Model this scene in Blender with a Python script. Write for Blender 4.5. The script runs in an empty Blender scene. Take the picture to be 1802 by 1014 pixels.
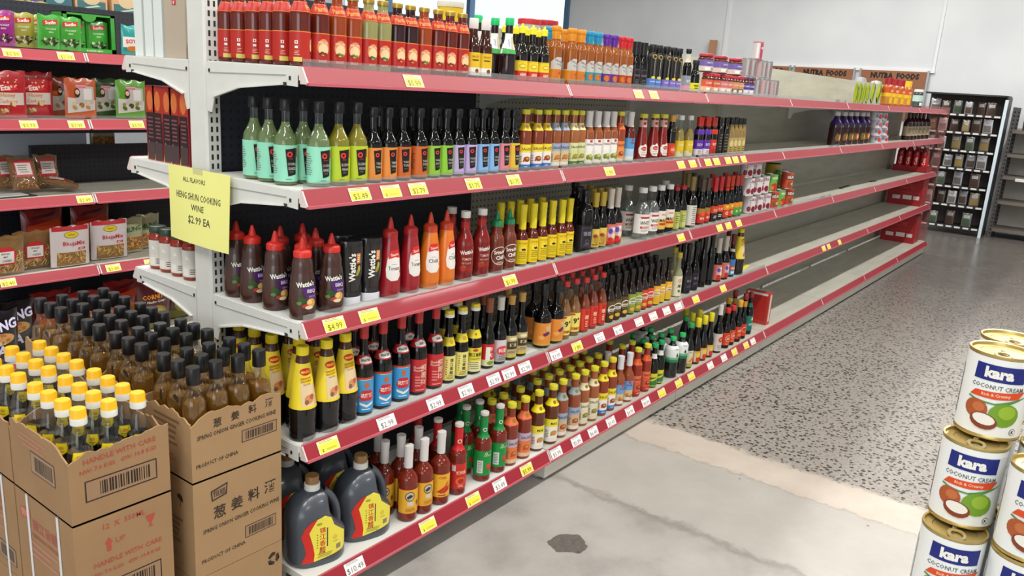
import bpy, bmesh, math, random
from mathutils import Vector, Matrix
random.seed(7)
SC = bpy.context.scene
COL = SC.collection
PI = math.pi
# ------------------------------------------------------------------ camera
F = 1426.724
CAM = Vector((-1.338, -1.6801, 1.5726))
FW = Vector((0.7803981, 0.5746680, -0.2464457))
RT = Vector((0.6046787, -0.7939371, 0.0634617))
UP = Vector((0.1591930, 0.1985459, 0.9670766))
cd = bpy.data.cameras.new('camera')
cam = bpy.data.objects.new('camera', cd)
COL.objects.link(cam)
cd.sensor_width = 36
cd.lens = F / 1802 * 36
cd.clip_start = 0.05
SC.cycles.transparent_max_bounces = 32
cam.matrix_world = Matrix(((RT.x, UP.x, -FW.x, CAM.x), (RT.y, UP.y, -FW.y, CAM.y), (RT.z, UP.z, -FW.z, CAM.z), (0, 0, 0, 1)))
SC.camera = cam
# ------------------------------------------------------------------ light
vs = SC.view_settings
vs.view_transform = 'Standard'
vs.look = 'None'
vs.gamma = 1
vs.exposure = -0.62
w = bpy.data.worlds.new('daylight')
SC.world = w
w.use_nodes = True
w.node_tree.nodes['Background'].inputs[0].default_value = (0.86, 0.93, 1.0, 1)
w.node_tree.nodes['Background'].inputs[1].default_value = 2.0

def strip_light(x, y, z=4.3, L=1.5, W=0.16, P=100, along='X', col=(1, 0.975, 0.94)):
    d = bpy.data.lights.new('ceiling_or_storefront_light', 'AREA')
    d.shape = 'RECTANGLE'
    d.size, d.size_y = (L, W) if along == 'X' else (W, L)
    d.energy = P
    d.color = col
    o = bpy.data.objects.new('ceiling_or_storefront_light', d)
    o.location = (x, y, z)
    COL.objects.link(o)
    return o
for lx in (-2.2, 0.0, 2.2, 4.4, 6.6, 8.8):
    strip_light(lx, -1.5)
    strip_light(lx, 1.6)
for lx in (-2.2, 2.2, 6.6):
    strip_light(lx, -4.6)
    strip_light(lx, 4.8)

strip_light(-5.85, -3.75, 2.0, 4.2, 2.2, 115, 'Y', (.93, .97, 1)).rotation_euler = (0, -math.pi / 2, 0)  # upright daylight panel added at the storefront for streaks on the glass

def ray(u, v):
    return FW + RT * ((u - 901) / F) - UP * ((v - 507) / F)
def at(u, v, axis, val):
    d = ray(u, v)
    return CAM + d * ((val - CAM[axis]) / d[axis])
def solve_x(u, y, z):
    k = (u - 901) / F
    n = RT - FW * k            # (P-CAM).n = 0
    return CAM.x + (-(y - CAM.y) * n.y - (z - CAM.z) * n.z) / n.x
def solve_y(u, x, z):
    k = (u - 901) / F
    n = RT - FW * k
    return CAM.y + (-(x - CAM.x) * n.x - (z - CAM.z) * n.z) / n.y

# ------------------------------------------------------------------ materials
def lin(h):
    h = h.lstrip('#')
    c = [int(h[i:i + 2], 16) / 255 for i in (0, 2, 4)]
    return tuple(x / 12.92 if x <= .04045 else ((x + .055) / 1.055) ** 2.4 for x in c) + (1,)
MATS = {}
def mat(hexc, rough=0.5, metal=0, coat=0, spec=0.5, trans=0, bump=0, bscale=200, vary=0):
    key = (hexc, rough, metal, coat, spec, trans, bump, vary)
    if key in MATS:
        return MATS[key]
    m = bpy.data.materials.new('surface_' + hexc.strip('#'))
    m.use_nodes = True
    nt = m.node_tree
    b = nt.nodes['Principled BSDF']
    b.inputs['Base Color'].default_value = lin(hexc)
    b.inputs['Roughness'].default_value = rough
    b.inputs['Metallic'].default_value = metal
    b.inputs['Specular IOR Level'].default_value = spec
    b.inputs['Coat Weight'].default_value = coat
    b.inputs['Coat Roughness'].default_value = 0.05
    b.inputs['Transmission Weight'].default_value = trans
    if bump or vary:
        tc = nt.nodes.new('ShaderNodeTexCoord')
        no = nt.nodes.new('ShaderNodeTexNoise')
        no.inputs['Scale'].default_value = bscale
        no.inputs['Detail'].default_value = 4
        nt.links.new(tc.outputs['Object'], no.inputs['Vector'])
        if bump:
            bu = nt.nodes.new('ShaderNodeBump')
            bu.inputs['Strength'].default_value = bump
            bu.inputs['Distance'].default_value = 0.002
            nt.links.new(no.outputs['Fac'], bu.inputs['Height'])
            nt.links.new(bu.outputs['Normal'], b.inputs['Normal'])
        if vary:
            mx = nt.nodes.new('ShaderNodeMix')
            mx.data_type = 'RGBA'
            c = lin(hexc)
            mx.inputs[6].default_value = tuple(x * (1 - vary) for x in c[:3]) + (1,)
            mx.inputs[7].default_value = tuple(min(1, x * (1 + vary)) for x in c[:3]) + (1,)
            nt.links.new(no.outputs['Fac'], mx.inputs[0])
            nt.links.new(mx.outputs[2], b.inputs['Base Color'])
    MATS[key] = m
    return m
def glass(tint='#ffffff', gloss=0.16, dens=0.0, body='#000000', name='glass'):
    """thin clear wall or tinted liquid: part see-through, part body colour, a mirror film at the rim"""
    key = ('glass', tint, gloss, dens, body)
    if key in MATS:
        return MATS[key]
    m = bpy.data.materials.new(name)
    m.use_nodes = True
    nt = m.node_tree
    nt.nodes.clear()
    out = nt.nodes.new('ShaderNodeOutputMaterial')
    tr = nt.nodes.new('ShaderNodeBsdfTransparent')
    tr.inputs[0].default_value = lin(tint)
    gl = nt.nodes.new('ShaderNodeBsdfGlossy')
    gl.inputs['Roughness'].default_value = 0.03
    lw = nt.nodes.new('ShaderNodeLayerWeight')
    lw.inputs[0].default_value = 0.35
    mr = nt.nodes.new('ShaderNodeMapRange')
    mr.inputs[3].default_value = gloss * 0.35
    mr.inputs[4].default_value = min(1, gloss * 3.2)
    nt.links.new(lw.outputs['Facing'], mr.inputs[0])
    src = tr
    if dens:
        di = nt.nodes.new('ShaderNodeBsdfDiffuse')
        di.inputs[0].default_value = lin(body)
        m0 = nt.nodes.new('ShaderNodeMixShader')
        m0.inputs[0].default_value = dens
        nt.links.new(tr.outputs[0], m0.inputs[1])
        nt.links.new(di.outputs[0], m0.inputs[2])
        src = m0
    mx = nt.nodes.new('ShaderNodeMixShader')
    nt.links.new(mr.outputs[0], mx.inputs[0])
    nt.links.new(src.outputs[0], mx.inputs[1])
    nt.links.new(gl.outputs[0], mx.inputs[2])
    nt.links.new(mx.outputs[0], out.inputs[0])
    MATS[key] = m
    return m
def paper(h): return mat(h, 0.38, spec=0.4)
def liquid(h): return mat(h, 0.08, coat=0.3)
def plastic(h): return mat(h, 0.3, spec=0.5)
def resolve(c):
    return c if not isinstance(c, str) else paper(c)

# ------------------------------------------------------------------ text and flat artwork
TXT = {}
def text_tris(s, bold=0.0):
    k = (s, bold)
    if k in TXT:
        return TXT[k]
    c = bpy.data.curves.new('lettering', 'FONT')
    c.body = s
    c.resolution_u = 1 if len(s) > 6 else 2
    c.offset = bold
    o = bpy.data.objects.new('lettering', c)
    m = bpy.data.meshes.new_from_object(o)
    vs_ = [(v.co.x, v.co.y) for v in m.vertices]
    fs = [tuple(p.vertices) for p in m.polygons]
    bpy.data.objects.remove(o)
    bpy.data.curves.remove(c)
    bpy.data.meshes.remove(m)
    if not vs_:
        vs_, fs = [(0, 0), (1, 0), (0, 1)], [(0, 1, 2)]
    x0, x1 = min(v[0] for v in vs_), max(v[0] for v in vs_)
    y0, y1 = min(v[1] for v in vs_), max(v[1] for v in vs_)
    hh = max(y1 - y0, 1e-4)
    vs_ = [((x - (x0 + x1) / 2) / hh, (y - (y0 + y1) / 2) / hh) for x, y in vs_]
    TXT[k] = (vs_, fs, (x1 - x0) / hh)
    return TXT[k]
def rot2(x, y, a):
    return (x * math.cos(a) - y * math.sin(a), x * math.sin(a) + y * math.cos(a))
def art(item):
    """one piece of flat artwork -> list of (verts2d, faces, colour)"""
    k = item[0]
    if k == 't':                       # 't', text, s, z, height, colour, max width, rotation, bold
        _, s, x, y, h, c = item[:6]
        wmax = item[6] if len(item) > 6 and item[6] else None
        a = item[7] if len(item) > 7 else 0
        b = item[8] if len(item) > 8 else 0.012
        vv, ff, asp = text_tris(s, b)
        sx = h if not wmax else min(h, wmax / max(asp, 1e-3))
        out = []
        for px, py in vv:
            q = rot2(px * sx, py * h, a)
            out.append((x + q[0], y + q[1]))
        return [(out, ff, c)]
    if k == 'r':                       # centre, size, colour, rotation
        _, x, y, ww, hh, c = item[:6]
        a = item[6] if len(item) > 6 else 0
        p = [rot2(px, py, a) for px, py in ((-ww / 2, -hh / 2), (ww / 2, -hh / 2), (ww / 2, hh / 2), (-ww / 2, hh / 2))]
        return [([(x + q[0], y + q[1]) for q in p], [(0, 1, 2, 3)], c)]
    if k == 'e':                       # ellipse
        _, x, y, rx, ry, c = item[:6]
        a = item[6] if len(item) > 6 else 0
        n = 16
        p = [rot2(rx * math.cos(2 * PI * i / n), ry * math.sin(2 * PI * i / n), a) for i in range(n)]
        return [([(x + q[0], y + q[1]) for q in p], [tuple(range(n))], c)]
    if k == 'p':
        return [(list(item[1]), [tuple(range(len(item[1])))], item[2])]
    if k == 'ring':
        _, x, y, r1, r2, c = item
        n = 20
        vv = []
        for i in range(n):
            a = 2 * PI * i / n
            vv += [(x + r1 * math.cos(a), y + r1 * math.sin(a)), (x + r2 * math.cos(a), y + r2 * math.sin(a))]
        ff = [(2 * i, 2 * i + 1, (2 * i + 3) % (2 * n), (2 * i + 2) % (2 * n)) for i in range(n)]
        return [(vv, ff, c)]
    if k == 'bar':                     # barcode
        _, x, y, ww, hh = item[:5]
        ink = item[5] if len(item) > 5 else '#1a1715'
        bg = item[6] if len(item) > 6 else '#e8e4da'
        out = art(('r', x, y, ww, hh, bg)) if bg else []
        rnd = random.Random(int(abs(x + y) * 9999))
        p = x - ww * .44
        while p < x + ww * .44:
            b = ww * rnd.choice((.012, .018, .03))
            out += art(('r', p + b / 2, y, b, hh * .82, ink))
            p += b + ww * rnd.choice((.014, .022, .03))
        return out
    if k == 'lines':                   # rows of small print
        _, x, y, ww, hh, n, c = item
        out = []
        rnd = random.Random(int(abs(x * 77 + y) * 9999))
        for i in range(n):
            l = ww * rnd.uniform(.7, 1)
            out += art(('r', x - (ww - l) / 2 * rnd.choice((1, 1, 0)), y + hh / 2 - hh * (i + .5) / n, l, hh / n * .42, c))
        return out
    raise ValueError(k)

class MB:
    """collects geometry, builds ONE mesh"""
    def __init__(self):
        self.v, self.f, self.m, self.mats, self.sm = [], [], [], [], []
    def mi(self, m):
        m = resolve(m)
        if m not in self.mats:
            self.mats.append(m)
        return self.mats.index(m)
    def add(self, vv, ff, m, smooth=False):
        o = len(self.v)
        i = self.mi(m)
        self.v += [tuple(x) for x in vv]
        for f in ff:
            self.f.append(tuple(o + k for k in f))
            self.m.append(i)
            self.sm.append(smooth)
    def box(self, x0, y0, z0, x1, y1, z1, m):
        vv = [(x, y, z) for x in (x0, x1) for y in (y0, y1) for z in (z0, z1)]
        self.add(vv, [(0, 1, 3, 2), (4, 6, 7, 5), (0, 4, 5, 1), (2, 3, 7, 6), (0, 2, 6, 4), (1, 5, 7, 3)], m)
    def extrude(self, poly, axis, a, b, m):
        """polygon in the two other axes, extruded along AXIS from a to b"""
        n = len(poly)
        def P(p, t):
            return {0: (t, p[0], p[1]), 1: (p[0], t, p[1]), 2: (p[0], p[1], t)}[axis]
        vv = [P(p, a) for p in poly] + [P(p, b) for p in poly]
        ff = [tuple(range(n))[::-1], tuple(range(n, 2 * n))] + [(i, (i + 1) % n, n + (i + 1) % n, n + i) for i in range(n)]
        self.add(vv, ff, m)
    def lathe(self, prof, m, seg=18, sy=1.0, bands=None):
        """prof [(r,z)...]; bands [(zmax, material)] picks the material by height"""
        n = len(prof)
        o = len(self.v)
        for r, z in prof:
            for i in range(seg):
                a = 2 * PI * i / seg
                self.v.append((r * math.sin(a), -r * math.cos(a) * sy, z))
        for j in range(n - 1):
            zc = (prof[j][1] + prof[j + 1][1]) / 2
            mm = m
            if bands:
                for zm, bm_ in bands:
                    if zc <= zm:
                        mm = bm_
                        break
            i_ = self.mi(mm)
            for i in range(seg):
                k = (i + 1) % seg
                self.f.append((o + j * seg + i, o + j * seg + k, o + (j + 1) * seg + k, o + (j + 1) * seg + i))
                self.m.append(i_)
                self.sm.append(True)
    def decals(self, items, fmap, ds=0.0045, dz=None, off=0.0006, step=0.00016):
        bm = bmesh.new()
        boxes = []
        for it in items:
            pieces = art(it)
            xs = [x for vv, ff, c in pieces for x, y in vv]
            ys = [y for vv, ff, c in pieces for x, y in vv]
            if not xs:
                continue
            bb = (min(xs), max(xs), min(ys), max(ys))
            n = max([l + 1 for q, l in boxes if q[0] < bb[1] and bb[0] < q[1] and q[2] < bb[3] and bb[2] < q[3]], default=0)
            first = True
            for vv, ff, c in pieces:
                k_ = n + (0 if first or it[0] != 'bar' else 1)
                first = False
                mi = self.mi(c)
                bv = [bm.verts.new((x, y, off + k_ * step)) for x, y in vv]
                for f in ff:
                    try:
                        bm.faces.new([bv[k] for k in f]).material_index = mi
                    except ValueError:
                        pass
            boxes.append((bb, n + (1 if it[0] == 'bar' else 0)))
        bmesh.ops.triangulate(bm, faces=[f for f in bm.faces if len(f.verts) > 4])
        if bm.verts:
            for ax, st in ((0, ds), (1, dz)):
                if not st:
                    continue
                lo = min(v.co[ax] for v in bm.verts)
                hi = max(v.co[ax] for v in bm.verts)
                k = math.ceil(lo / st) * st
                while k < hi:
                    no = (1, 0, 0) if ax == 0 else (0, 1, 0)
                    co = (k, 0, 0) if ax == 0 else (0, k, 0)
                    bmesh.ops.bisect_plane(bm, geom=bm.verts[:] + bm.edges[:] + bm.faces[:], plane_co=co, plane_no=no, dist=1e-6)
                    k += st
        bm.normal_update()
        bm.verts.index_update()
        o = len(self.v)
        self.v += [tuple(fmap(v.co.x, v.co.y, v.co.z)) for v in bm.verts]
        for f in bm.faces:
            ids = [o + v.index for v in f.verts]
            if f.normal.z < 0:
                ids.reverse()
            self.f.append(tuple(ids))
            self.m.append(f.material_index)
            self.sm.append(True)
        bm.free()
    def mesh(self, name, angle=35):
        me = bpy.data.meshes.new(name)
        me.from_pydata(self.v, [], self.f)
        for m in self.mats:
            me.materials.append(m)
        me.polygons.foreach_set('material_index', self.m)
        me.polygons.foreach_set('use_smooth', self.sm)
        me.validate()
        if any(self.sm):
            me.set_sharp_from_angle(angle=math.radians(angle))
        me.update()
        return me
    def build(self, name, parent=None, loc=(0, 0, 0), rz=0):
        o = bpy.data.objects.new(name, self.mesh(name))
        COL.objects.link(o)
        o.location = loc
        o.rotation_euler = (0, 0, rz)
        if parent:
            o.parent = parent
        return o

def tag(o, label, cat, group=None):
    o['label'] = label
    o['category'] = cat
    if group:
        o['group'] = group
    return o
def empty(name, loc=(0, 0, 0), rz=0):
    o = bpy.data.objects.new(name, None)
    o.empty_display_size = 0.05
    o.location = loc
    o.rotation_euler = (0, 0, rz)
    COL.objects.link(o)
    return o
def struct(o):
    o['kind'] = 'structure'
    return o
def copy_tree(o, parent=None):
    c = o.copy()
    COL.objects.link(c)
    if parent:
        c.parent = parent
    for ch in list(o.children):
        copy_tree(ch, c)
    return c
# ------------------------------------------------------------------ procedural surfaces of the setting
def nodes_mat(name):
    m = bpy.data.materials.new(name)
    m.use_nodes = True
    nt = m.node_tree
    def N(t, **kw):
        n = nt.nodes.new(t)
        for k, v in kw.items():
            if isinstance(k, str) and k.startswith('i'):
                n.inputs[int(k[1:])].default_value = v
            else:
                setattr(n, k, v)
        return n
    return m, nt, N, nt.nodes['Principled BSDF']
def ramp(nt, N, src, stops):
    r = N('ShaderNodeValToRGB')
    e = r.color_ramp.elements
    while len(e) < len(stops):
        e.new(0.5)
    for el, (p, c) in zip(e, stops):
        el.position = p
        el.color = lin(c) if isinstance(c, str) else (c, c, c, 1)
    nt.links.new(src, r.inputs[0])
    return r.outputs[0]
def mixc(nt, N, f, a, b):
    m = N('ShaderNodeMix', data_type='RGBA')
    for s, i in ((f, 0), (a, 6), (b, 7)):
        if hasattr(s, 'links'):
            nt.links.new(s, m.inputs[i])
        else:
            m.inputs[i].default_value = s
    return m.outputs[2]
def mth(nt, N, op, a, b=0.0, clamp=False):
    m = N('ShaderNodeMath', operation=op, use_clamp=clamp)
    for s, i in ((a, 0), (b, 1)):
        if hasattr(s, 'links'):
            nt.links.new(s, m.inputs[i])
        else:
            m.inputs[i].default_value = s
    return m.outputs[0]
def floor_material():
    m, nt, N, b = nodes_mat('worn_concrete')
    L = nt.links.new
    tc = N('ShaderNodeTexCoord').outputs['Object']
    sep = N('ShaderNodeSeparateXYZ')
    L(tc, sep.inputs[0])
    def noise(s, d=4, r=.55):
        n = N('ShaderNodeTexNoise')
        n.inputs['Scale'].default_value = s
        n.inputs['Detail'].default_value = d
        n.inputs['Roughness'].default_value = r
        L(tc, n.inputs['Vector'])
        return n.outputs['Fac']
    big, mid, fine, edge = noise(1.3, 6), noise(5, 6, .65), noise(60, 3), noise(9, 5, .7)
    X = mth(nt, N, 'ADD', sep.outputs[0], mth(nt, N, 'MULTIPLY', mth(nt, N, 'SUBTRACT', edge, .5), .15))
    # trowelled concrete in front
    near = ramp(nt, N, mid, [(.3, '#878480'), (.5, '#a29e98'), (.72, '#b0aca6')])
    patchy = ramp(nt, N, big, [(.36, '#7d7872'), (.62, '#aeaaa4')])
    near = mixc(nt, N, .45, near, patchy)
    smooth = ramp(nt, N, mid, [(.3, '#a29e97'), (.7, '#aeaaa2')])
    band = ramp(nt, N, mid, [(.3, '#b3a79a'), (.7, '#c2b7ab')])
    # ground aggregate
    vo = N('ShaderNodeTexVoronoi', feature='F1')
    vo.inputs['Scale'].default_value = 56
    vo.inputs['Randomness'].default_value = 1
    wob = N('ShaderNodeVectorMath', operation='ADD')
    nv = N('ShaderNodeTexNoise')
    nv.inputs['Scale'].default_value = 40
    L(tc, nv.inputs['Vector'])
    sc = N('ShaderNodeVectorMath', operation='SCALE')
    L(nv.outputs['Color'], sc.inputs[0])
    sc.inputs['Scale'].default_value = 0.006
    L(tc, wob.inputs[0])
    L(sc.outputs[0], wob.inputs[1])
    L(wob.outputs[0], vo.inputs['Vector'])
    sepc = N('ShaderNodeSeparateColor')
    L(vo.outputs['Color'], sepc.inputs[0])
    size = mth(nt, N, 'MULTIPLY', mth(nt, N, 'POWER', sepc.outputs[0], .8), .56)
    stone = mth(nt, N, 'LESS_THAN', vo.outputs['Distance'], size)
    stonec = ramp(nt, N, sepc.outputs[1], [(0, '#2e2b29'), (.65, '#45413d'), (.88, '#6d665f'), (1, '#8c847b')])
    matrix = ramp(nt, N, fine, [(.3, '#8a857e'), (.7, '#a39d95')])
    agg = mixc(nt, N, stone, matrix, stonec)
    # towards the far end the aggregate blends into a plain darker tone
    farm = ramp(nt, N, mid, [(.3, '#56514e'), (.7, '#68625e')])
    faraway = mth(nt, N, 'MULTIPLY', mth(nt, N, 'SUBTRACT', sep.outputs[0], 4.2), .35, True)
    agg = mixc(nt, N, mth(nt, N, 'MULTIPLY', faraway, .75), agg, farm)
    # zones along the aisle
    def above(x, wd):
        return mth(nt, N, 'MULTIPLY', mth(nt, N, 'SUBTRACT', X, x), 1 / wd, True)
    c = mixc(nt, N, above(1.27, .03), near, smooth)
    c = mixc(nt, N, above(1.84, .015), c, band)
    c = mixc(nt, N, above(2.06, .05), c, agg)
    # dirty saw joint between the trowelled zones
    jd = mth(nt, N, 'ABSOLUTE', mth(nt, N, 'SUBTRACT', X, 1.27))
    j = mth(nt, N, 'SUBTRACT', 1.0, mth(nt, N, 'MULTIPLY', jd, 1 / .035), True)
    c = mixc(nt, N, mth(nt, N, 'MULTIPLY', mth(nt, N, 'MULTIPLY', j, mid), 1.0, True), c, lin('#6d645a'))
    jd2 = mth(nt, N, 'ABSOLUTE', mth(nt, N, 'SUBTRACT', X, 1.84))
    j2 = mth(nt, N, 'SUBTRACT', 1.0, mth(nt, N, 'MULTIPLY', jd2, 1 / .012), True)
    c = mixc(nt, N, mth(nt, N, 'MULTIPLY', j2, .45), c, lin('#8d8172'))
    # tar patch left of a removed fixture
    dv = N('ShaderNodeVectorMath', operation='DISTANCE')
    wv = N('ShaderNodeVectorMath', operation='ADD')
    nz = N('ShaderNodeTexNoise')
    nz.inputs['Scale'].default_value = 14
    L(tc, nz.inputs['Vector'])
    s2 = N('ShaderNodeVectorMath', operation='SCALE')
    L(nz.outputs['Color'], s2.inputs[0])
    s2.inputs['Scale'].default_value = 0.07
    L(tc, wv.inputs[0])
    L(s2.outputs[0], wv.inputs[1])
    L(wv.outputs[0], dv.inputs[0])
    dv.inputs[1].default_value = (0.885 + .035, -0.372 + .035, .035)
    pm = mth(nt, N, 'LESS_THAN', dv.outputs['Value'], .068)
    c = mixc(nt, N, pm, c, ramp(nt, N, fine, [(.3, '#56514d'), (.7, '#6c6661')]))
    # small black specks
    vs2 = N('ShaderNodeTexVoronoi', feature='F1')
    vs2.inputs['Scale'].default_value = 5
    L(tc, vs2.inputs['Vector'])
    sp = mth(nt, N, 'LESS_THAN', vs2.outputs['Distance'], .028)
    c = mixc(nt, N, mth(nt, N, 'MULTIPLY', sp, .8), c, lin('#453f3a'))
    L(c, b.inputs['Base Color'])
    grime = mth(nt, N, 'MULTIPLY', mth(nt, N, 'SUBTRACT', 1.0, mth(nt, N, 'MULTIPLY', mth(nt, N, 'ABSOLUTE', mth(nt, N, 'SUBTRACT', X, 1.15)), 1 / .16), True), ramp(nt, N, edge, [(.4, 0.0), (.68, 1.0)]))
    c = mixc(nt, N, mth(nt, N, 'MULTIPLY', grime, .6), c, lin('#6b645b'))
    ro = mixc(nt, N, above(2.06, .05), (.55, .55, .55, 1), mixc(nt, N, big, (.14, .14, .14, 1), (.36, .36, .36, 1)))
    L(ro, b.inputs['Roughness'])
    bu = N('ShaderNodeBump')
    bu.inputs['Strength'].default_value = .12
    bu.inputs['Distance'].default_value = .003
    L(mid, bu.inputs['Height'])
    L(bu.outputs[0], b.inputs['Normal'])
    return m
def wall_material():
    m, nt, N, b = nodes_mat('painted_wall')
    tc = N('ShaderNodeTexCoord').outputs['Object']
    n = N('ShaderNodeTexNoise')
    n.inputs['Scale'].default_value = 1.2
    nt.links.new(tc, n.inputs['Vector'])
    nt.links.new(ramp(nt, N, n.outputs['Fac'], [(.3, '#dadde0'), (.7, '#e6e9eb')]), b.inputs['Base Color'])
    b.inputs['Roughness'].default_value = .55
    return m
def steel(hexc, rough=.42, hole=None, dirt=.07):
    """powder-coated steel, faintly scuffed; HOLE punches a peg-hole pattern"""
    m, nt, N, b = nodes_mat('powder_coated_steel')
    tc = N('ShaderNodeTexCoord').outputs['Object']
    mp = N('ShaderNodeMapping')
    mp.inputs['Scale'].default_value = (1.2, 6, 9)
    nt.links.new(tc, mp.inputs[0])
    n = N('ShaderNodeTexNoise')
    n.inputs['Scale'].default_value = 2.2
    n.inputs['Detail'].default_value = 5
    nt.links.new(mp.outputs[0], n.inputs['Vector'])
    c = lin(hexc)
    dk = tuple(x * (1 - dirt * 2.2) for x in c[:3]) + (1,)
    col = mixc(nt, N, ramp(nt, N, n.outputs['Fac'], [(.35, 0.0), (.65, 1.0)]), dk, c)
    if hole:
        sep = N('ShaderNodeSeparateXYZ')
        nt.links.new(tc, sep.inputs[0])
        ds = []
        for ax in (0, 2):
            fr = mth(nt, N, 'SUBTRACT', mth(nt, N, 'FRACT', mth(nt, N, 'MULTIPLY', sep.outputs[ax], 1 / .025)), .5)
            ds.append(mth(nt, N, 'MULTIPLY', fr, fr))
        h = mth(nt, N, 'LESS_THAN', mth(nt, N, 'ADD', ds[0], ds[1]), .035)
        col = mixc(nt, N, h, col, lin(hole))
    nt.links.new(col, b.inputs['Base Color'])
    b.inputs['Roughness'].default_value = rough
    return m
def cardboard(hexc='#9a7a58'):
    m, nt, N, b = nodes_mat('corrugated_cardboard')
    tc = N('ShaderNodeTexCoord').outputs['Object']
    n = N('ShaderNodeTexNoise')
    n.inputs['Scale'].default_value = 7
    n.inputs['Detail'].default_value = 6
    nt.links.new(tc, n.inputs['Vector'])
    c = lin(hexc)
    col = mixc(nt, N, n.outputs['Fac'], tuple(x * .86 for x in c[:3]) + (1,), tuple(min(1, x * 1.12) for x in c[:3]) + (1,))
    nt.links.new(col, b.inputs['Base Color'])
    b.inputs['Roughness'].default_value = .75
    b.inputs['Specular IOR Level'].default_value = .2
    wv = N('ShaderNodeTexWave', bands_direction='X')
    wv.inputs['Scale'].default_value = 60
    nt.links.new(tc, wv.inputs['Vector'])
    bu = N('ShaderNodeBump')
    bu.inputs['Strength'].default_value = .06
    bu.inputs['Distance'].default_value = .001
    nt.links.new(wv.outputs['Fac'], bu.inputs['Height'])
    nt.links.new(bu.outputs[0], b.inputs['Normal'])
    return m

FLOOR_M, WALL_M = floor_material(), wall_material()
WHITE_S = steel('#d6d7d1', dirt=.02)
GREY_S = steel('#bdbbae')
NAVY_S = steel('#20242f', .5, '#0b0c10')
BEIGE_S = steel('#b3b1a2', .45)
PEG_S = steel('#a9a79b', .45, '#4a4943')
DARK_S = steel('#2a2a2d', .5)
RED_R = mat('#951828', 0.42, coat=.08)
PINK_R = mat('#bb5a66', 0.35, coat=.2)  # paler rail red, with the edge highlight put into the colour
CLEAR = glass('#f4f6f6', .12, .10, '#d8d8d4', name='clear_acrylic')
CARD = cardboard()
CARD2 = cardboard('#a1825e')

# ------------------------------------------------------------------ room
def plate(name, x0, y0, z0, x1, y1, z1, m):
    b = MB()
    b.box(x0, y0, z0, x1, y1, z1, m)
    return struct(b.build(name))
plate('floor', -6, -9, -.12, 11.6, 13, 0, FLOOR_M)
plate('ceiling', -6, -9, 4.4, 11.6, 13, 4.5, mat('#dcdcd8', .7))
plate('wall_right', -6, -9.1, 0, 11.6, -9, 4.4, WALL_M)
plate('wall_left', -6, 13, 0, 11.6, 13.1, 4.4, WALL_M)
plate('wall_back', -6.1, -9, 0, -6, -6, 4.4, WALL_M)
plate('wall_rear', -6.1, -1.5, 0, -6, 13, 4.4, WALL_M)
XW = 11.4
plate('wall_far', XW, -9, 0, XW + .12, 6.82, 4.4, WALL_M)
plate('wall_far_sill', XW, 6.82, 0, XW + .12, 13, 1.0, WALL_M).name = 'wall_sill'
FRAME_B = mat('#5f7f9d', .35, metal=.3)
b = MB()
for y in (6.82, 9.12, 11.4):
    b.box(XW - .05, y, 1.0, XW + .1, y + .09, 4.4, FRAME_B)
b.box(XW - .05, 6.82, 1.0, XW + .1, 13, 1.08, FRAME_B)
struct(b.build('trim_1'))
for i, (y0, y1) in enumerate(((6.91, 9.12), (9.21, 11.4), (11.49, 13.0))):
    b = MB()
    b.box(XW + .02, y0, 1.08, XW + .026, y1, 4.4, glass('#fbfdff', .05, name='window_glass'))
    struct(b.build('window_%d' % (i + 1)))
# cover strips between the wall sheets, and the wall ledge under the upper sheets
COVER = mat('#eceeee', .45)
for i, (y, z0) in enumerate(((0.73, 2.05), (3.82, 2.05))):
    b = MB()
    b.box(XW - .02, y - .018, z0, XW, y + .018, 4.4, COVER)
    struct(b.build('trim_%d' % (i + 2)))
b = MB()
b.box(XW - .035, .705, 2.05, XW, 6.8, 2.09, COVER)
struct(b.build('trim_4'))

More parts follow.
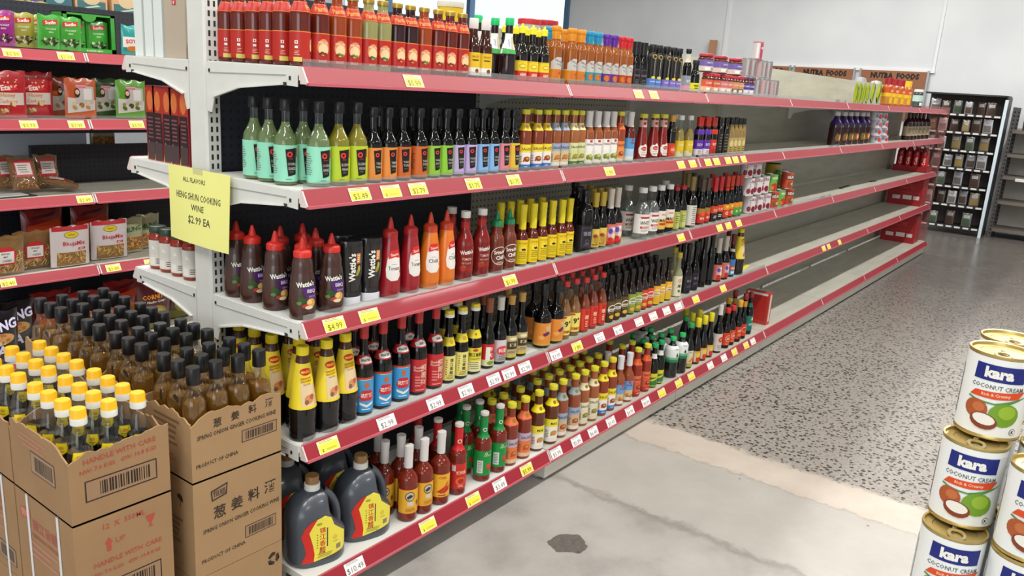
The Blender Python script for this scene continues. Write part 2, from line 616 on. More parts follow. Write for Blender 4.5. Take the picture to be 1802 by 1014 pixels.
# ------------------------------------------------------------------ the long shelving run
BAY, NB = 1.2, 7
ZL = [1.5756, 1.2657, 0.9082, 0.5484, 0.1396]
YB = [0, 0, 0, 0, -0.043]
def rail_mesh(b, x0, x1, y, z, sgn=1):
    """slanted ticket rail: red face leaning out at the foot, bead below with its highlight painted pale"""
    P = lambda yy, zz: (y + sgn * yy, z + zz)
    b.extrude([P(0, 0), P(-.021, -.038), P(-.017, -.04), P(.004, -.002)], 0, x0, x1, RED_R)
    b.extrude([P(-.021, -.038), P(-.025, -.039), P(-.025, -.046), P(-.012, -.046), P(-.012, -.040)], 0, x0, x1, PINK_R)
    b.extrude([P(.0, .0), P(.0, .0016), P(.006, .0016), P(.006, -.001)], 0, x0, x1, PINK_R)
def bracket_mesh(b, x, y0, y1, z, m):
    """folded steel arm: deep at the post (y1), shallow at the rail (y0)"""
    t = y1 - y0
    Y = lambda f: y0 + t * f
    poly = [(Y(.03), z - .003), (Y(1), z - .003), (Y(1), z - .135), (Y(.95), z - .14), (Y(.915), z - .098), (Y(.62), z - .066), (Y(.16), z - .048), (Y(.03), z - .05)]
    b.extrude(poly, 0, x, x + .003, m)
    b.extrude([(Y(.14), z - .022), (Y(.97), z - .03), (Y(.97), z - .033), (Y(.14), z - .025)], 0, x - .0012, x, mat('#9b9c96', .5))
    lipped = [(Y(.915), z - .098), (Y(.62), z - .066), (Y(.16), z - .048), (Y(.16), z - .045), (Y(.62), z - .062), (Y(.93), z - .094)]
    b.extrude(lipped, 0, x - .006, x, m)
    for f, zz in ((.10, .03), (.965, .026)):
        yc = Y(f)
        b.extrude([(yc - .004, z - zz - .005), (yc + .004, z - zz - .005), (yc + .004, z - zz + .005), (yc - .004, z - zz + .005)], 0, x - .0009, x, mat('#26241f', .6))
    yc = Y(.145)
    b.extrude([(yc - .005, z - .051), (yc + .009, z - .049), (yc + .009, z - .041), (yc - .005, z - .041)], 0, x - .0009, x, mat('#26241f', .6))
ROOT = empty('gondola_shelving', (0, .45, 0))
tag(ROOT, 'long double-sided shelving run with red price rails along the aisle', 'shelving')
def part(name, b, root=ROOT):
    o = b.build(name, root)
    o.location = -root.location
    return o
def sub(name, b, par):
    return b.build(name, par)
def add_shelf(root, k, z, y0, y1, yr, sgn, steelm, lip=True, x0=None, x1=None):
    xa = (BAY * k if x0 is None else x0) + .003
    xb = (BAY * (k + 1) if x1 is None else x1) - .003
    b = MB()
    lo, hi = min(y0, y1), max(y0, y1)
    b.box(xa, lo, z - .022, xb, hi, z, steelm)
    b.box(xa, (lo if sgn > 0 else hi - .003), z - .034, xb, (lo + .003 if sgn > 0 else hi), z - .022, steelm)
    s = part('shelf', b, root)
    r = MB()
    rail_mesh(r, xa + .004, xb - .004, yr, z, sgn)
    for xe in (xa + .001, xb - .005):
        r.extrude([(yr - sgn * .0008, z - .001), (yr - sgn * .0222, z - .039), (yr - sgn * .018, z - .043), (yr + sgn * .006, z - .043), (yr + sgn * .006, z - .001)], 0, xe, xe + .004, mat('#d9cac6', .4))
    sub('price_rail', r, s)
    if lip:
        l = MB()
        l.box(xa + .01, yr + sgn * .004, z, xb - .01, yr + sgn * .0065, z + .019, CLEAR)
        sub('clear_lip', l, s)
    return s
for l, z in enumerate(ZL):
    for k in range(NB):
        add_shelf(ROOT, k, z, .006 + YB[l], .40, YB[l], 1, WHITE_S if k == 0 else GREY_S, x0=BAY * k, x1=BAY * (k + 1) + (.22 if k == NB - 1 else 0), lip=(l < 3 and k < 4) or (l == 3 and k < 3))
    for k in range(NB + 1):
        if l < 4:
            b = MB()
            bracket_mesh(b, BAY * k - (.0015 if k else .0) + (.22 if k == NB else 0), .0, .405, z, WHITE_S)
            part('bracket', b)
for l, z in enumerate(ZL):
    for k in range(2):
        add_shelf(ROOT, k, z, .495, .84, .845, -1, WHITE_S, lip=False)
        if l < 4:
            b = MB()
            bracket_mesh(b, BAY * k, .845, .49, z, WHITE_S)
            part('bracket', b)
for k in range(NB + 1):
    x = BAY * k if k < NB else BAY * k + .16
    b = MB()
    b.extrude([(x, .418), (x, .491), (x + .006, .497), (x + .045, .497), (x + .045, .412), (x + .006, .412)] if k == 0 else [(x, .428), (x, .497), (x + .05, .497), (x + .05, .428)], 2, 0, 1.87 if k == 0 else 1.775, WHITE_S if k == 0 else BEIGE_S)
    if k == 0:
        z = .2
        while z < 1.85:
            for xs in (.017, .034):
                b.box(xs - .0032, .4114, z, xs + .0032, .4122, z + .0155, mat('#201f1d', .7))
            z += .0262
    part('post', b)
for k in range(NB):
    b = MB()
    b.box(BAY * k + (.046 if k == 0 else .001), .424, .142, BAY * (k + 1) - .001 + (.17 if k == NB - 1 else 0), .4275, 1.775, NAVY_S if k == 0 else PEG_S if k == 1 else BEIGE_S)
    part('back_panel', b)
for k in range(1, NB):
    b = MB()
    KICK = steel('#cfccbf', .45)
    b.box(BAY * k + .003, -.034, .012, BAY * (k + 1) - .003 + (.22 if k == NB - 1 else 0), -.028, .1, KICK)
    b.box(BAY * k + .003, -.028, .012, BAY * k + .006, .40, .1, KICK)
    part('kick_panel', b)
b = MB()
b.box(BAY * NB + .225, -.03, .01, BAY * NB + .229, .4, 1.6, glass('#f2dcda', .14, .12, '#c9a09c', name='acrylic_end_sheet'))
part('end_panel', b)
for k in range(0, 3):
    b = MB()
    b.lathe([(0, 0), (.022, 0), (.022, .012), (.008, .016), (.008, .13), (0, .13)], mat('#a8a7a4', .4), 14)
    o = b.build('levelling_foot', ROOT)
    o.location = Vector((BAY * k + .03, .02 if k else .12, 0)) - ROOT.location
# ------------------------------------------------------------------ bottles, jars and tins
def prof(R, H, zs, zn, rn, waist=0.0, belly=0.0):
    p = [(0, .0), (R * .86, .0), (R * .96, .0015), (R, .006)]
    if waist or belly:
        for i in range(1, 7):
            t = i / 7
            p.append((R * (1 - waist * math.sin(PI * t) ** 2 + belly * math.sin(PI * t)), .006 + (zs - .006) * t))
    p.append((R, zs))
    for i in range(1, 7):
        t = i / 6
        c = (1 - math.cos(PI * t)) / 2
        p.append((R + (rn - R) * c, zs + (zn - zs) * t))
    p.append((rn, H))
    p.append((0, H))
    return p
def rz(profile, z):
    for (r0, z0), (r1, z1) in zip(profile[1:-1], profile[2:-1]):
        if z0 <= z <= z1 and z1 > z0:
            return r0 + (r1 - r0) * (z - z0) / (z1 - z0)
    return profile[-2][0] if z > .05 else profile[2][0]
def sleeve(b, pf, z0, z1, m, off=.0006, half=None, seg=20, sy=1.0):
    """label wrapped on the bottle from z0 to z1 (half: half-angle in radians; None = all round)"""
    zz = sorted({z0, z1} | {z for r, z in pf if z0 < z < z1})
    n = seg
    h = PI if half is None else half
    vv = []
    for z in zz:
        r = rz(pf, z) + off
        for i in range(n + 1):
            a = -h + 2 * h * i / n
            vv.append((r * math.sin(a), -r * math.cos(a) * sy, z))
    ff = [(j * (n + 1) + i, j * (n + 1) + i + 1, (j + 1) * (n + 1) + i + 1, (j + 1) * (n + 1) + i) for j in range(len(zz) - 1) for i in range(n)]
    b.add(vv, ff, m, True)
def cyl_map(pf, sy=1.0):
    def f(s, z, off):
        r = rz(pf, z)
        a = max(-PI, min(PI, s / max(r, .004)))
        return ((r + off) * math.sin(a), -(r + off) * math.cos(a) * sy, z)
    return f
KINDS = {}
def kind(key, name, cat, desc, parts, R, H):
    """parts: list of (part name, mesh, index of its parent part or None)"""
    KINDS[key] = dict(name=name, cat=cat, desc=desc, parts=parts, R=R, H=H, proto=None)
def cap_mesh(typ, m, rc, z0, H, pf):
    b = MB()
    if typ == 'screw':
        b.lathe([(rc * .97, z0), (rc, z0 + .001), (rc, H - .002), (rc * .93, H), (0, H)], m, 16)
    elif typ == 'lid':      # jar lid with a rolled edge
        b.lathe([(rc * .98, z0), (rc, z0 + .002), (rc, H - .004), (rc * .95, H - .001), (rc * .8, H), (rc * .78, H - .001), (0, H - .001)], m, 18)
    elif typ == 'cone':     # squeeze nozzle
        h = H - z0
        b.lathe([(rc, z0), (rc, z0 + h * .28), (rc * .86, z0 + h * .36), (rc * .46, z0 + h * .45), (rc * .34, z0 + h * .7), (rc * .16, z0 + h * .97), (rc * .08, H), (0, H)], m, 16)
    elif typ == 'nib':      # small pointed pourer
        h = H - z0
        b.lathe([(rc, z0), (rc, z0 + h * .6), (rc * .8, z0 + h * .66), (rc * .4, z0 + h * .72), (rc * .28, H), (0, H)], m, 14)
    elif typ == 'foil':     # shrink sleeve over cap and neck
        pts = [(rz(pf, z0 + (H - z0) * i / 5) + .0012 + (.001 if i > 3 else 0), z0 + (H - z0) * i / 5) for i in range(6)]
        b.lathe(pts + [(0, H)], m, 16)
    elif typ == 'bobbin':   # shrink-wrapped cap that flares
        h = H - z0
        b.lathe([(rc * .84, z0), (rc * .82, z0 + h * .25), (rc * .98, z0 + h * .5), (rc * .95, z0 + h * .62), (rc * 1.08, z0 + h * .68), (rc * 1.08, H - .004), (rc * .95, H), (0, H)], m, 16)
    elif typ == 'band2':    # two-colour cap: white collar, coloured top
        zm = z0 + (H - z0) * .45
        b.lathe([(rc * 1.04, z0), (rc * 1.06, z0 + .001), (rc * 1.06, zm)], plastic('#e9e9e2'), 16)
        b.lathe([(rc * 1.06, zm), (rc, zm + .0015), (rc, H - .003), (rc * .9, H), (0, H)], m, 16)
    return b
def bottle(key, name, cat, desc, R, H, zs, zn, rn, body, cap=None, labels=(), waist=0, belly=0, seg=18, sy=1.0, fill=None, extra=None, pf=None):
    """body: material, or with FILL (level z, liquid material) the clear shell
       cap: (colour/material, radius, height, type)   labels: (part name, z0, z1, bands, artwork, half-angle)"""
    pf = pf or prof(R, H - (cap[2] - .004 if cap and cap[3] in ('cone', 'nib', 'bobbin') else .003), zs, zn, rn, waist, belly)
    parts = []
    b = MB()
    b.lathe(pf, body, seg, sy)
    parts.append(('body', b.mesh('body', 50), None))
    if fill:
        lv, lm = fill
        inner = [(max(r - .0016, 0), max(z, .003)) for r, z in pf if z < lv]
        inner += [(rz(pf, lv) - .0016, lv), (0, lv)]
        b = MB()
        b.lathe(inner, lm, seg, sy)
        parts.append(('liquid', b.mesh('liquid', 50), 0))
    if cap:
        cm = cap[0] if not isinstance(cap[0], str) else mat(cap[0], .35)
        parts.append(('cap', cap_mesh(cap[3], cm, cap[1], H - cap[2], H, pf).mesh('cap', 40), None))
    fm = cyl_map(pf, sy)
    for lab in labels:
        pn, z0, z1, bands, items = lab[:5]
        half = lab[5] if len(lab) > 5 else None
        b = MB()
        if isinstance(bands, (str, bpy.types.Material)):
            bands = [(z0, z1, bands)]
        for a0, a1, c in bands:
            sleeve(b, pf, a0, a1, c, half=half, sy=sy)
        if items:
            b.decals(items, fm, off=.0010)
        parts.append((pn, b.mesh(pn, 60), None))
    if extra:
        parts += extra(pf)
    kind(key, name, cat, desc, parts, R + .0012, H)

PLACED = []
def put(key, x, y, z, rot=0.0, shelf='', row='', group=None, pre=None):
    K = KINDS[key]
    if K['proto'] is None:
        root = empty(K['name'])
        objs = []
        for pn, me, pi in K['parts']:
            o = bpy.data.objects.new(pn, me)
            COL.objects.link(o)
            o.parent = root if pi is None else objs[pi]
            objs.append(o)
        K['proto'] = root
    else:
        root = copy_tree(K['proto'])
    root.location = (x, y, z + .0004)
    root.rotation_euler = (0, 0, rot)
    root['category'] = K['cat']
    PLACED.append(dict(o=root, key=key, desc=K['desc'], shelf=shelf, row=row, x=x, y=y, pre=pre))
    return root
ORD = ['first', 'second', 'third', 'fourth', 'fifth', 'sixth', 'seventh', 'eighth', 'ninth', 'tenth', 'eleventh', 'twelfth', 'thirteenth', 'fourteenth', 'fifteenth', 'sixteenth']
NUM = ['zero', 'one', 'two', 'three', 'four', 'five', 'six', 'seven', 'eight', 'nine', 'ten', 'eleven', 'twelve', 'thirteen', 'fourteen', 'fifteen', 'sixteen']
def finish_labels():
    groups = {}
    for p in PLACED:
        groups.setdefault((p['desc'], p['shelf'], p['row']), []).append(p)
    for (desc, shelf, row), ps in groups.items():
        key = (lambda p: -p['y']) if (ps and max(q['x'] for q in ps) - min(q['x'] for q in ps) < .03) else (lambda p: p['x'])
        if 'end row' in row or 'line' in row:
            key = lambda p: -p['y']
        ps.sort(key=key)
        frm = 'from front' if ('end row' in row or 'line' in row) else 'from left'
        for i, p in enumerate(ps):
            s = desc
            if len(ps) > 1:
                s += ', %s %s' % (ORD[i], frm)
            if row:
                s += ', ' + row
            if shelf:
                s += ', ' + shelf
            p['o']['label'] = s
            if len(ps) > 1 or True:
                p['o']['group'] = (desc.split(' with ')[0] + 's ' + ('on ' + shelf if shelf else '')).strip()
def settle():
    """let bottles that would touch nudge each other apart on their shelf"""
    L = []
    for p in PLACED:
        o, K = p['o'], KINDS[p['key']]
        if o.location.y < .41 and o.location.x > -.2 and p['key'] not in ('lime_pack',) and p['shelf'] in SHELF:
            L.append((o, K['R'] * 1.012, o.location.z, o.location.z + K['H'], YB[SHELF.index(p['shelf'])]))
    prs = []
    for i, a in enumerate(L):
        for b in L[i + 1:]:
            if abs(a[0].location.x - b[0].location.x) < .2 and a[2] < b[3] - .002 and b[2] < a[3] - .002:
                prs.append((a, b))
    for _ in range(80):
        for a, b in prs:
            d = b[0].location - a[0].location
            d.z = 0
            l = max(d.length, 1e-5)
            g = a[1] + b[1] - l
            if g > 0:
                d *= g / l / 2
                a[0].location -= d
                b[0].location += d
        for o, R, z0, z1, yb in L:
            o.location.y = min(max(o.location.y, yb + .009 + R), .405 - R)
            o.location.x = max(o.location.x, .006 + R)
SHELF = ['top shelf', 'second shelf', 'third shelf', 'fourth shelf', 'bottom shelf']
def row_of(l, items, y, row, rot=-.42, jit=.18, zoff=0.0, tight=.97, shelf=None):
    """items (kind, pixel column of the bottle's middle): slide each along its shelf line to that column, then let neighbours push apart"""
    z = ZL[l] + zoff
    xs = []
    for it in items:
        K = KINDS[it[0]]
        xs.append([solve_x(it[1], y, z + K['H'] * .45), it])
    xs.sort(key=lambda t: t[0])
    for _ in range(40):
        for i in range(len(xs) - 1):
            need = (KINDS[xs[i][1][0]]['R'] + KINDS[xs[i + 1][1][0]]['R']) * 1.015
            d = xs[i + 1][0] - xs[i][0]
            if d < need:
                e = (need - d) / 2
                xs[i][0] -= e
                xs[i + 1][0] += e
    for x, it in xs:
        rr = rot + random.uniform(-jit, jit) + (it[2] if len(it) > 2 else 0)
        put(it[0], x, y + random.uniform(-.003, .003), z, rr, shelf or SHELF[l], row)
G = lambda h: mat(h, .07, coat=.2, spec=.45)           # full bottle of sauce behind glass
CL = glass('#f9fbfa', .08, name='clear_glass')
CLG = glass('#eef7f0', .15, name='clear_glass')
BLK = mat('#080707', .06, coat=.15, spec=.4)
BLKG = mat('#070a09', .06, coat=.15, spec=.4)
GOLD = mat('#b79b45', .35, metal=.7)
W_, K_, R_, Y_ = '#e6e3da', '#171516', '#b5231f', '#e8cf2c'

# ---- top shelf
def pantai(key, col, desc, spot):
    H = .19
    art_ = [('e', .004, .05, .016, .021, '#d98a4a'), ('e', .004, .045, .013, .015, '#e6c79a'), ('t', 'SWEET CHILI', .003, .062, .005, W_, .026),
            ('e', 0, .036, .005, .004, spot), ('e', .008, .034, .005, .004, spot), ('e', -.005, .034, .004, .003, '#7a2014'),
            ('t', 'SAUCE', .002, .016, .006, W_, .02), ('r', -.047, .058, .008, .008, W_), ('r', -.047, .046, .008, .006, W_),
            ('r', -.047, .058, .003, .005, R_), ('r', -.044, .0165, .022, .011, '#cfc05a'), ('lines', -.046, .032, .014, .012, 3, '#d9a08a')]
    bottle(key, 'chilli_sauce_bottle', 'bottle', desc, .0262, H, .125, .168, .0135, G(col), (GOLD, .0155, .014, 'lid'),
           [('label', .012, .085, [(.012, .083, '#b0281f'), (.083, .085, '#e08a3a')], art_),
            ('neck_label', .131, .156, [(.131, .133, '#d96a2c'), (.133, .154, '#b3251c'), (.154, .156, '#d96a2c')], [('t', 'Pantai', .0, .1435, .012, '#e8932c', .034, .08, .03)])], waist=.02)
pantai('pan_red', '#5e1c12', 'red chilli sauce bottle with red label', '#7a3b1c')
pantai('pan_orange', '#8f3a14', 'orange chilli sauce bottle with red label', '#6d7a30')
pantai('pan_green', '#8d8a55', 'pale green chilli sauce bottle with red label', '#4d7a35')
pantai('pan_dark', '#2e1016', 'dark plum sauce bottle with red label', '#b3301c')
bottle('lemon', 'brown_sauce_bottle', 'bottle', 'brown sauce bottle with yellow and white label', .025, .182, .085, .14, .0135, G('#3a1a0e'), ('#d9d2cc', .015, .032, 'screw'),
       [('label', .008, .078, [(.008, .032, W_), (.032, .078, '#dcb726')], [('r', .0, .055, .022, .004, '#5a3a1a'), ('e', .006, .022, .007, .007, '#7a4a22'), ('t', 'SAUCE', 0, .066, .006, '#8a5a1a', .03)]),
        ('cap_sticker', .155, .174, '#ddd6d0', [('e', .002, .166, .008, .005, '#c22a2a'), ('e', .002, .166, .006, .003, '#e8d8d0')], .9)])
bottle('greencap', 'dark_sauce_bottle', 'bottle', 'dark sauce bottle with bright green cap', .027, .2, .075, .14, .0125, G('#241015'), ('#1fb968', .0145, .024, 'screw'),
       [('neck_label', .085, .15, '#e4e6e2', [('p', [(-.03, .085), (.03, .085), (.03, .097), (-.03, .103)], '#3da04a'), ('p', [(.004, .1), (.014, .1), (.01, .14), (.004, .14)], '#c9b98a'), ('t', 'LIGHT', -.004, .12, .006, '#4a5aa0', .03, 1.57)])])
bottle('yelnib', 'hot_sauce_bottle', 'bottle', 'dark hot sauce bottle with yellow spout cap', .0245, .19, .085, .135, .011, G('#15100c'), ('#e9dc2e', .0125, .032, 'nib'),
       [('label', .004, .068, [(.004, .034, '#c8321e'), (.034, .062, '#e6cd2c'), (.062, .068, '#d9b81e')], [('e', .0, .05, .013, .008, '#c89a18'), ('e', 0, .05, .01, .005, '#e8d860'), ('r', .004, .022, .022, .012, '#d97a72'), ('t', 'HOT', .004, .021, .008, '#f0e6da')])])
def nando(key, capc, low, desc):
    bottle(key, 'peri_sauce_bottle', 'bottle', desc, .0245, .2, .12, .155, .015, G('#8f4c15'), (mat(capc, .3), .017, .05, 'bobbin'),
           [('label', .008, .095, [(.008, .014, '#8a5a20'), (.014, .05, low), (.05, .052, '#d9c9a0')], [('p', [(-.025, .052), (.026, .052), (.026, .092), (-.004, .092), (-.025, .075)], '#bdbab4'), ('t', 'PERI-PERI', .006, .078, .006, '#5a5650', .032, -.3), ('t', 'SAUCE', .008, .066, .005, '#5a5650', .03, -.3), ('e', .0, .032, .012, .012, '#c9702a'), ('e', .012, .036, .006, .006, '#b3451c')], 1.9)])
nando('nan_orange', '#d98a1e', '#c97a1c', 'orange peri sauce bottle with orange cap')
nando('nan_teal', '#1789b3', '#1f8fa0', 'orange peri sauce bottle with teal cap')
nando('nan_purple', '#5b2391', '#5a2a86', 'orange peri sauce bottle with purple cap')
nando('nan_red', '#c21f26', '#a8321e', 'orange peri sauce bottle with red cap')
bottle('short_blk', 'balsamic_bottle', 'bottle', 'short black bottle with lattice-printed label', .024, .19, .095, .14, .016, BLK, ('#161416', .0185, .05, 'foil'),
       [('label', .008, .085, '#1b1617', [('r', 0, .046, .03, .066, '#4a444a'), ('r', 0, .046, .026, .06, '#1d1719'), ('t', 'GLAZE', 0, .055, .008, '#8a8088', .024), ('lines', 0, .03, .02, .02, 3, '#6a626a')], 1.4)])
def glaze(key, low, desc):
    bottle(key, 'balsamic_bottle', 'bottle', desc, .0205, .19, .135, .16, .0135, BLK, ('#141214', .0165, .022, 'screw'),
           [('label', .01, .15, [(.01, .048, low), (.048, .15, '#15110f')], [('e', 0, .139, .012, .009, '#c9a83a'), ('e', 0, .139, .009, .006, '#191411'), ('r', 0, .09, .0016, .08, '#c9c4b8'), ('r', .006, .09, .001, .07, '#8a847a'), ('e', 0, .052, .011, .006, '#d9c94a'), ('t', 'BALSAMIC', 0, .035, .006, '#e8e4f0', .026)])])
glaze('glz_blue', '#4f7cc4', 'slim black glaze bottle with blue label foot')
glaze('glz_violet', '#7a6bb8', 'slim black glaze bottle with violet label foot')
bottle('tall_blk', 'balsamic_bottle', 'bottle', 'tall black-corked bottle with pale collar', .021, .195, .11, .155, .01, BLK, ('#121012', .013, .018, 'screw'),
       [('label', .008, .075, [(.008, .03, '#d98a9a'), (.03, .075, '#8a8f9c')], [('t', 'SOY', 0, .05, .012, '#e8e4dc', .03)]), ('collar', .135, .172, '#c9c2ae', None)])
bottle('yel_low', 'dark_sauce_bottle', 'bottle', 'squat dark bottle with low yellow label', .024, .15, .07, .115, .014, BLK, ('#1a1616', .0165, .02, 'screw'),
       [('label', .006, .045, '#d6cf1e', [('lines', 0, .026, .03, .02, 2, '#5a5a1a'), ('t', 'MINT', 0, .033, .008, '#2a4a1a', .03)])])
def jar(key, lab1, lab2, lid, desc, R=.026, H=.098, name='sauce_jar', glassm=None, text='CURRY'):
    bottle(key, name, 'jar', desc, R, H, H * .74, H * .84, R * .82, glassm or G('#5a2a16'), (mat(lid, .3), R * .92, H * .15, 'lid'),
           [('label', H * .08, H * .68, [(H * .08, H * .34, lab2), (H * .34, H * .68, lab1)], [('r', -.3 * R, H * .2, R * .7, H * .17, W_), ('t', text, 0, H * .52, H * .09, W_, R * 1.5), ('lines', R * .5, H * .2, R * .6, H * .14, 3, '#6a4a3a')])])
jar('jar_red', '#c8543a', '#d9a98a', '#b8243a', 'small red-lidded jar with coral label')
jar('jar_pink', '#c9706a', '#e0c4bc', '#b8243a', 'small red-lidded jar with pink label')
jar('jar_tan', '#c98a5a', '#6a5a4a', '#b8243a', 'small red-lidded jar with tan label')
jar('jar_violet', '#4a3a8a', '#d9d2dc', '#5a2a4a', 'small dark-lidded jar with violet label')
jar('jar_big', '#6a5a9a', '#c9bcb0', '#a82a3a', 'wide red-lidded jar with lilac label', R=.038, H=.088, text='PASTE')
def tin(key, desc, R, H, base, items, lidm=None, name='food_tin', tab=True, bands=None, seg=22):
    """pull-ring tin: body, printed wrap, rimmed lid, ring"""
    lidm = lidm or mat('#b9b8b2', .3, metal=.9)
    pf = [(0, .0), (R * .97, .0), (R, .002), (R, H - .002), (R, H), (0, H)]
    b = MB()
    b.lathe([(0, .0015), (R * .95, .0015), (R * 1.012, .0), (R * 1.02, .0025), (R, .004), (R, H - .004), (R * 1.02, H - .0025), (R * 1.012, H), (R * .95, H - .0005), (R * .93, H - .004), (R * .7, H - .0042), (R * .68, H - .005), (0, H - .005)], lidm, seg)
    parts = [('body', b.mesh('body', 40), None)]
    b = MB()
    for a0, a1, c in (bands or [(.0045, H - .0045, base)]):
        sleeve(b, pf, a0, a1, c, off=.0003, seg=28)
    if items:
        b.decals(items, cyl_map(pf), off=.0007, ds=R * .12)
    parts.append(('label', b.mesh('label', 60), None))
    if tab:
        b = MB()
        n, z = 18, H - .0034
        o_, i_ = [], []
        for i in range(n):
            a = 2 * PI * i / n
            o_.append((.0105 * math.cos(a), R * .45 + .0165 * math.sin(a) * (1 if math.sin(a) > 0 else .8)))
            i_.append((.0068 * math.cos(a), R * .45 + .002 + .009 * math.sin(a)))
        vv = [(x, -y, z) for x, y in o_] + [(x, -y, z) for x, y in i_] + [(x, -y, z + .0016) for x, y in o_] + [(x, -y, z + .0016) for x, y in i_]
        ff = []
        for i in range(n):
            k = (i + 1) % n
            ff += [(2 * n + i, 3 * n + i, 3 * n + k, 2 * n + k), (i, 2 * n + i, 2 * n + k, k), (n + i, n + k, 3 * n + k, 3 * n + i)]
        b.add(vv, ff, mat('#c9bd94', .25, metal=.9))
        b.lathe([(.003, z), (.003, z + .0024), (0, z + .0026)], mat('#c9bd94', .25, metal=.9), 10)
        parts.append(('pull_ring', b.mesh('pull_ring'), None))
    kind(key, name, 'tin', desc, parts, R, H)
tin('tin_grey', 'small grey barcode-side tin', .026, .098, '#8d8989', [('r', -.012, .05, .012, .08, '#b0aaaa'), ('r', .012, .05, .012, .08, '#9a6a6c'), ('lines', 0, .05, .008, .07, 8, '#5a5658')], tab=False)
tin('tin_pink', 'small pink-white tin', .026, .098, '#a39694', [('r', -.01, .05, .014, .085, '#c09a98'), ('lines', .012, .05, .01, .07, 7, '#6a5a5a')], tab=False)
tin('tin_top', 'small white and red tin on the stack top', .028, .092, '#b9b2b2', [('r', .008, .046, .022, .08, '#b0405a'), ('e', .008, .06, .006, .006, '#e0c4c8'), ('r', -.016, .046, .014, .08, '#d4d0cc')], lidm=mat('#b8323a', .35), tab=False)
# ---- second shelf
def sake(key, lab, txt, desc, liq=None):
    R, H = .031, .224
    body, fill = (CL, (.165, liq)) if liq else (BLK, None)
    items = [('p', [(-.009, .096), (.021, .1), (.02, .03), (-.002, .025)], '#15130f'), ('ring', .0025, .083, .0035, .0075, '#d8363a'), ('t', 'obento', .006, .072, .003, '#d8363a', .016),
             ('t', txt[0], .008, .058, .0075, '#b9b5aa', .022, 0, .01), ('t', txt[1], .0085, .046, .0075, '#b9b5aa', .02, 0, .01), ('lines', .0085, .037, .014, .005, 2, '#6a6a60'), ('r', .0245, .088, .004, .022, '#d8363a'),
             ('lines', -.045, .06, .03, .06, 10, '#7a8a80'), ('lines', .0, .018, .016, .004, 1, '#5a7a6a')]
    bottle(key, 'rice_wine_bottle', 'bottle', desc, R, H, .112, .168, .0115, body, ('#0d0c0f', .0155, .03, 'screw'),
           [('label', .011, .107, lab, items)], fill=fill, seg=20)
MINTL = glass('#cfdca4', .06, .28, '#b9cf94', name='pale_wine')
LIMEL = glass('#dcd66a', .06, .38, '#c4b83a', name='yellow_vinegar')
sake('mint', '#8fd6b8', ('COOKING', 'SAKE'), 'clear wine bottle with mint green label', MINTL)
sake('lime', '#b4c62a', ('SUSHI', 'VINEGAR'), 'yellow vinegar bottle with lime green label', LIMEL)
def sake_s(key, lab, txt, desc, R=.026):
    items = [('p', [(-.008, .092), (.018, .095), (.017, .028), (-.002, .024)], '#15130f'), ('ring', .003, .08, .0028, .006, '#d8363a'), ('t', txt[0], .0075, .056, .0065, '#b9b5aa', .019, 0, .01), ('t', txt[1], .0075, .046, .0065, '#b9b5aa', .018, 0, .01),
             ('lines', .0075, .036, .012, .004, 2, '#6a6a60'), ('lines', -.036, .055, .02, .05, 8, '#4a4a4a')]
    bottle(key, 'rice_wine_bottle', 'bottle', desc, R, .212, .105, .155, .0105, BLKG, ('#0d0c0f', .0145, .028, 'screw'), [('label', .008, .1, lab, items)])
sake_s('s_orange', '#d98a3c', ('TERI', 'YAKI'), 'black-capped dark bottle with orange label', .028)
sake_s('s_rust', '#c4642a', ('YAKI', 'TORI'), 'black-capped dark bottle with rust label', .028)
sake_s('s_green', '#8cc03a', ('WASABI', 'SOY'), 'black-capped dark bottle with green label')
sake_s('s_lilac', '#b9a6cf', ('PONZU', 'SOY'), 'black-capped dark bottle with lilac label')
sake_s('s_blue', '#86b3dc', ('SOY', 'SAUCE'), 'black-capped dark bottle with sky blue label')
sake_s('s_pink', '#d9848c', ('TAMARI', 'SOY'), 'black-capped dark bottle with pink label')
sake_s('s_yel', '#d9b63a', ('MIRIN', 'SEAS'), 'black-capped dark bottle with amber label')
def thai(key, col, nk, top, mid, low, desc, txt='SAUCE', R=.0245, H=.215, capc='#cfc62e', food='#8a3a1e', dark=True):
    """tall Thai sauce bottle: body label in three bands, round food picture, matching neck label"""
    s = H / .215
    items = [('t', txt, 0, .078 * s, .009 * s, K_ if dark else W_, R * 1.7), ('e', .002, .043 * s, .013 * s, .0095 * s, food), ('e', .004, .045 * s, .007 * s, .004 * s, '#c98a3a'), ('e', -.01, .036 * s, .003, .003, '#b52a2a'),
             ('t', 'NET', 0, .016 * s, .005 * s, W_, R), ('lines', -.9 * R, .04 * s, R * .6, .03 * s, 5, '#7a6a5a')]
    bottle(key, 'thai_sauce_bottle', 'bottle', desc, R, H, .135 * s, .165 * s, .0135 * s, G(col), (capc, .0155 * s, .017 * s, 'lid'),
           [('label', .01 * s, .094 * s, [(.01 * s, .024 * s, low), (.024 * s, .066 * s, mid), (.066 * s, .094 * s, top)], items),
            ('neck_label', .142 * s, .168 * s, nk, [('e', 0, .155 * s, .006 * s, .006 * s, '#8a6a20'), ('lines', .013 * s, .155 * s, .01, .012, 2, '#6a4a1a')])], waist=.01)
thai('th_yel', '#7a3318', '#e0c22c', '#e6cd3a', '#e4ddd6', '#2a6ab5', 'yellow-capped brown bottle with blue label foot')
thai('th_grey', '#8a4a22', '#8fa3bb', '#98a2b8', '#c9b48a', '#d9d0c4', 'yellow-capped bottle with grey-blue label', food='#b5702a')
thai('th_pale', '#9a5a2a', '#ddd3a6', '#cfd09a', '#c9cc8c', '#3f6a34', 'yellow-capped bottle with pale green label', food='#7a8a3a')
thai('th_orneck', '#8a3a1a', '#d95a2a', '#d97a3a', '#d98a4a', '#c9b89a', 'yellow-capped bottle with orange neck label')
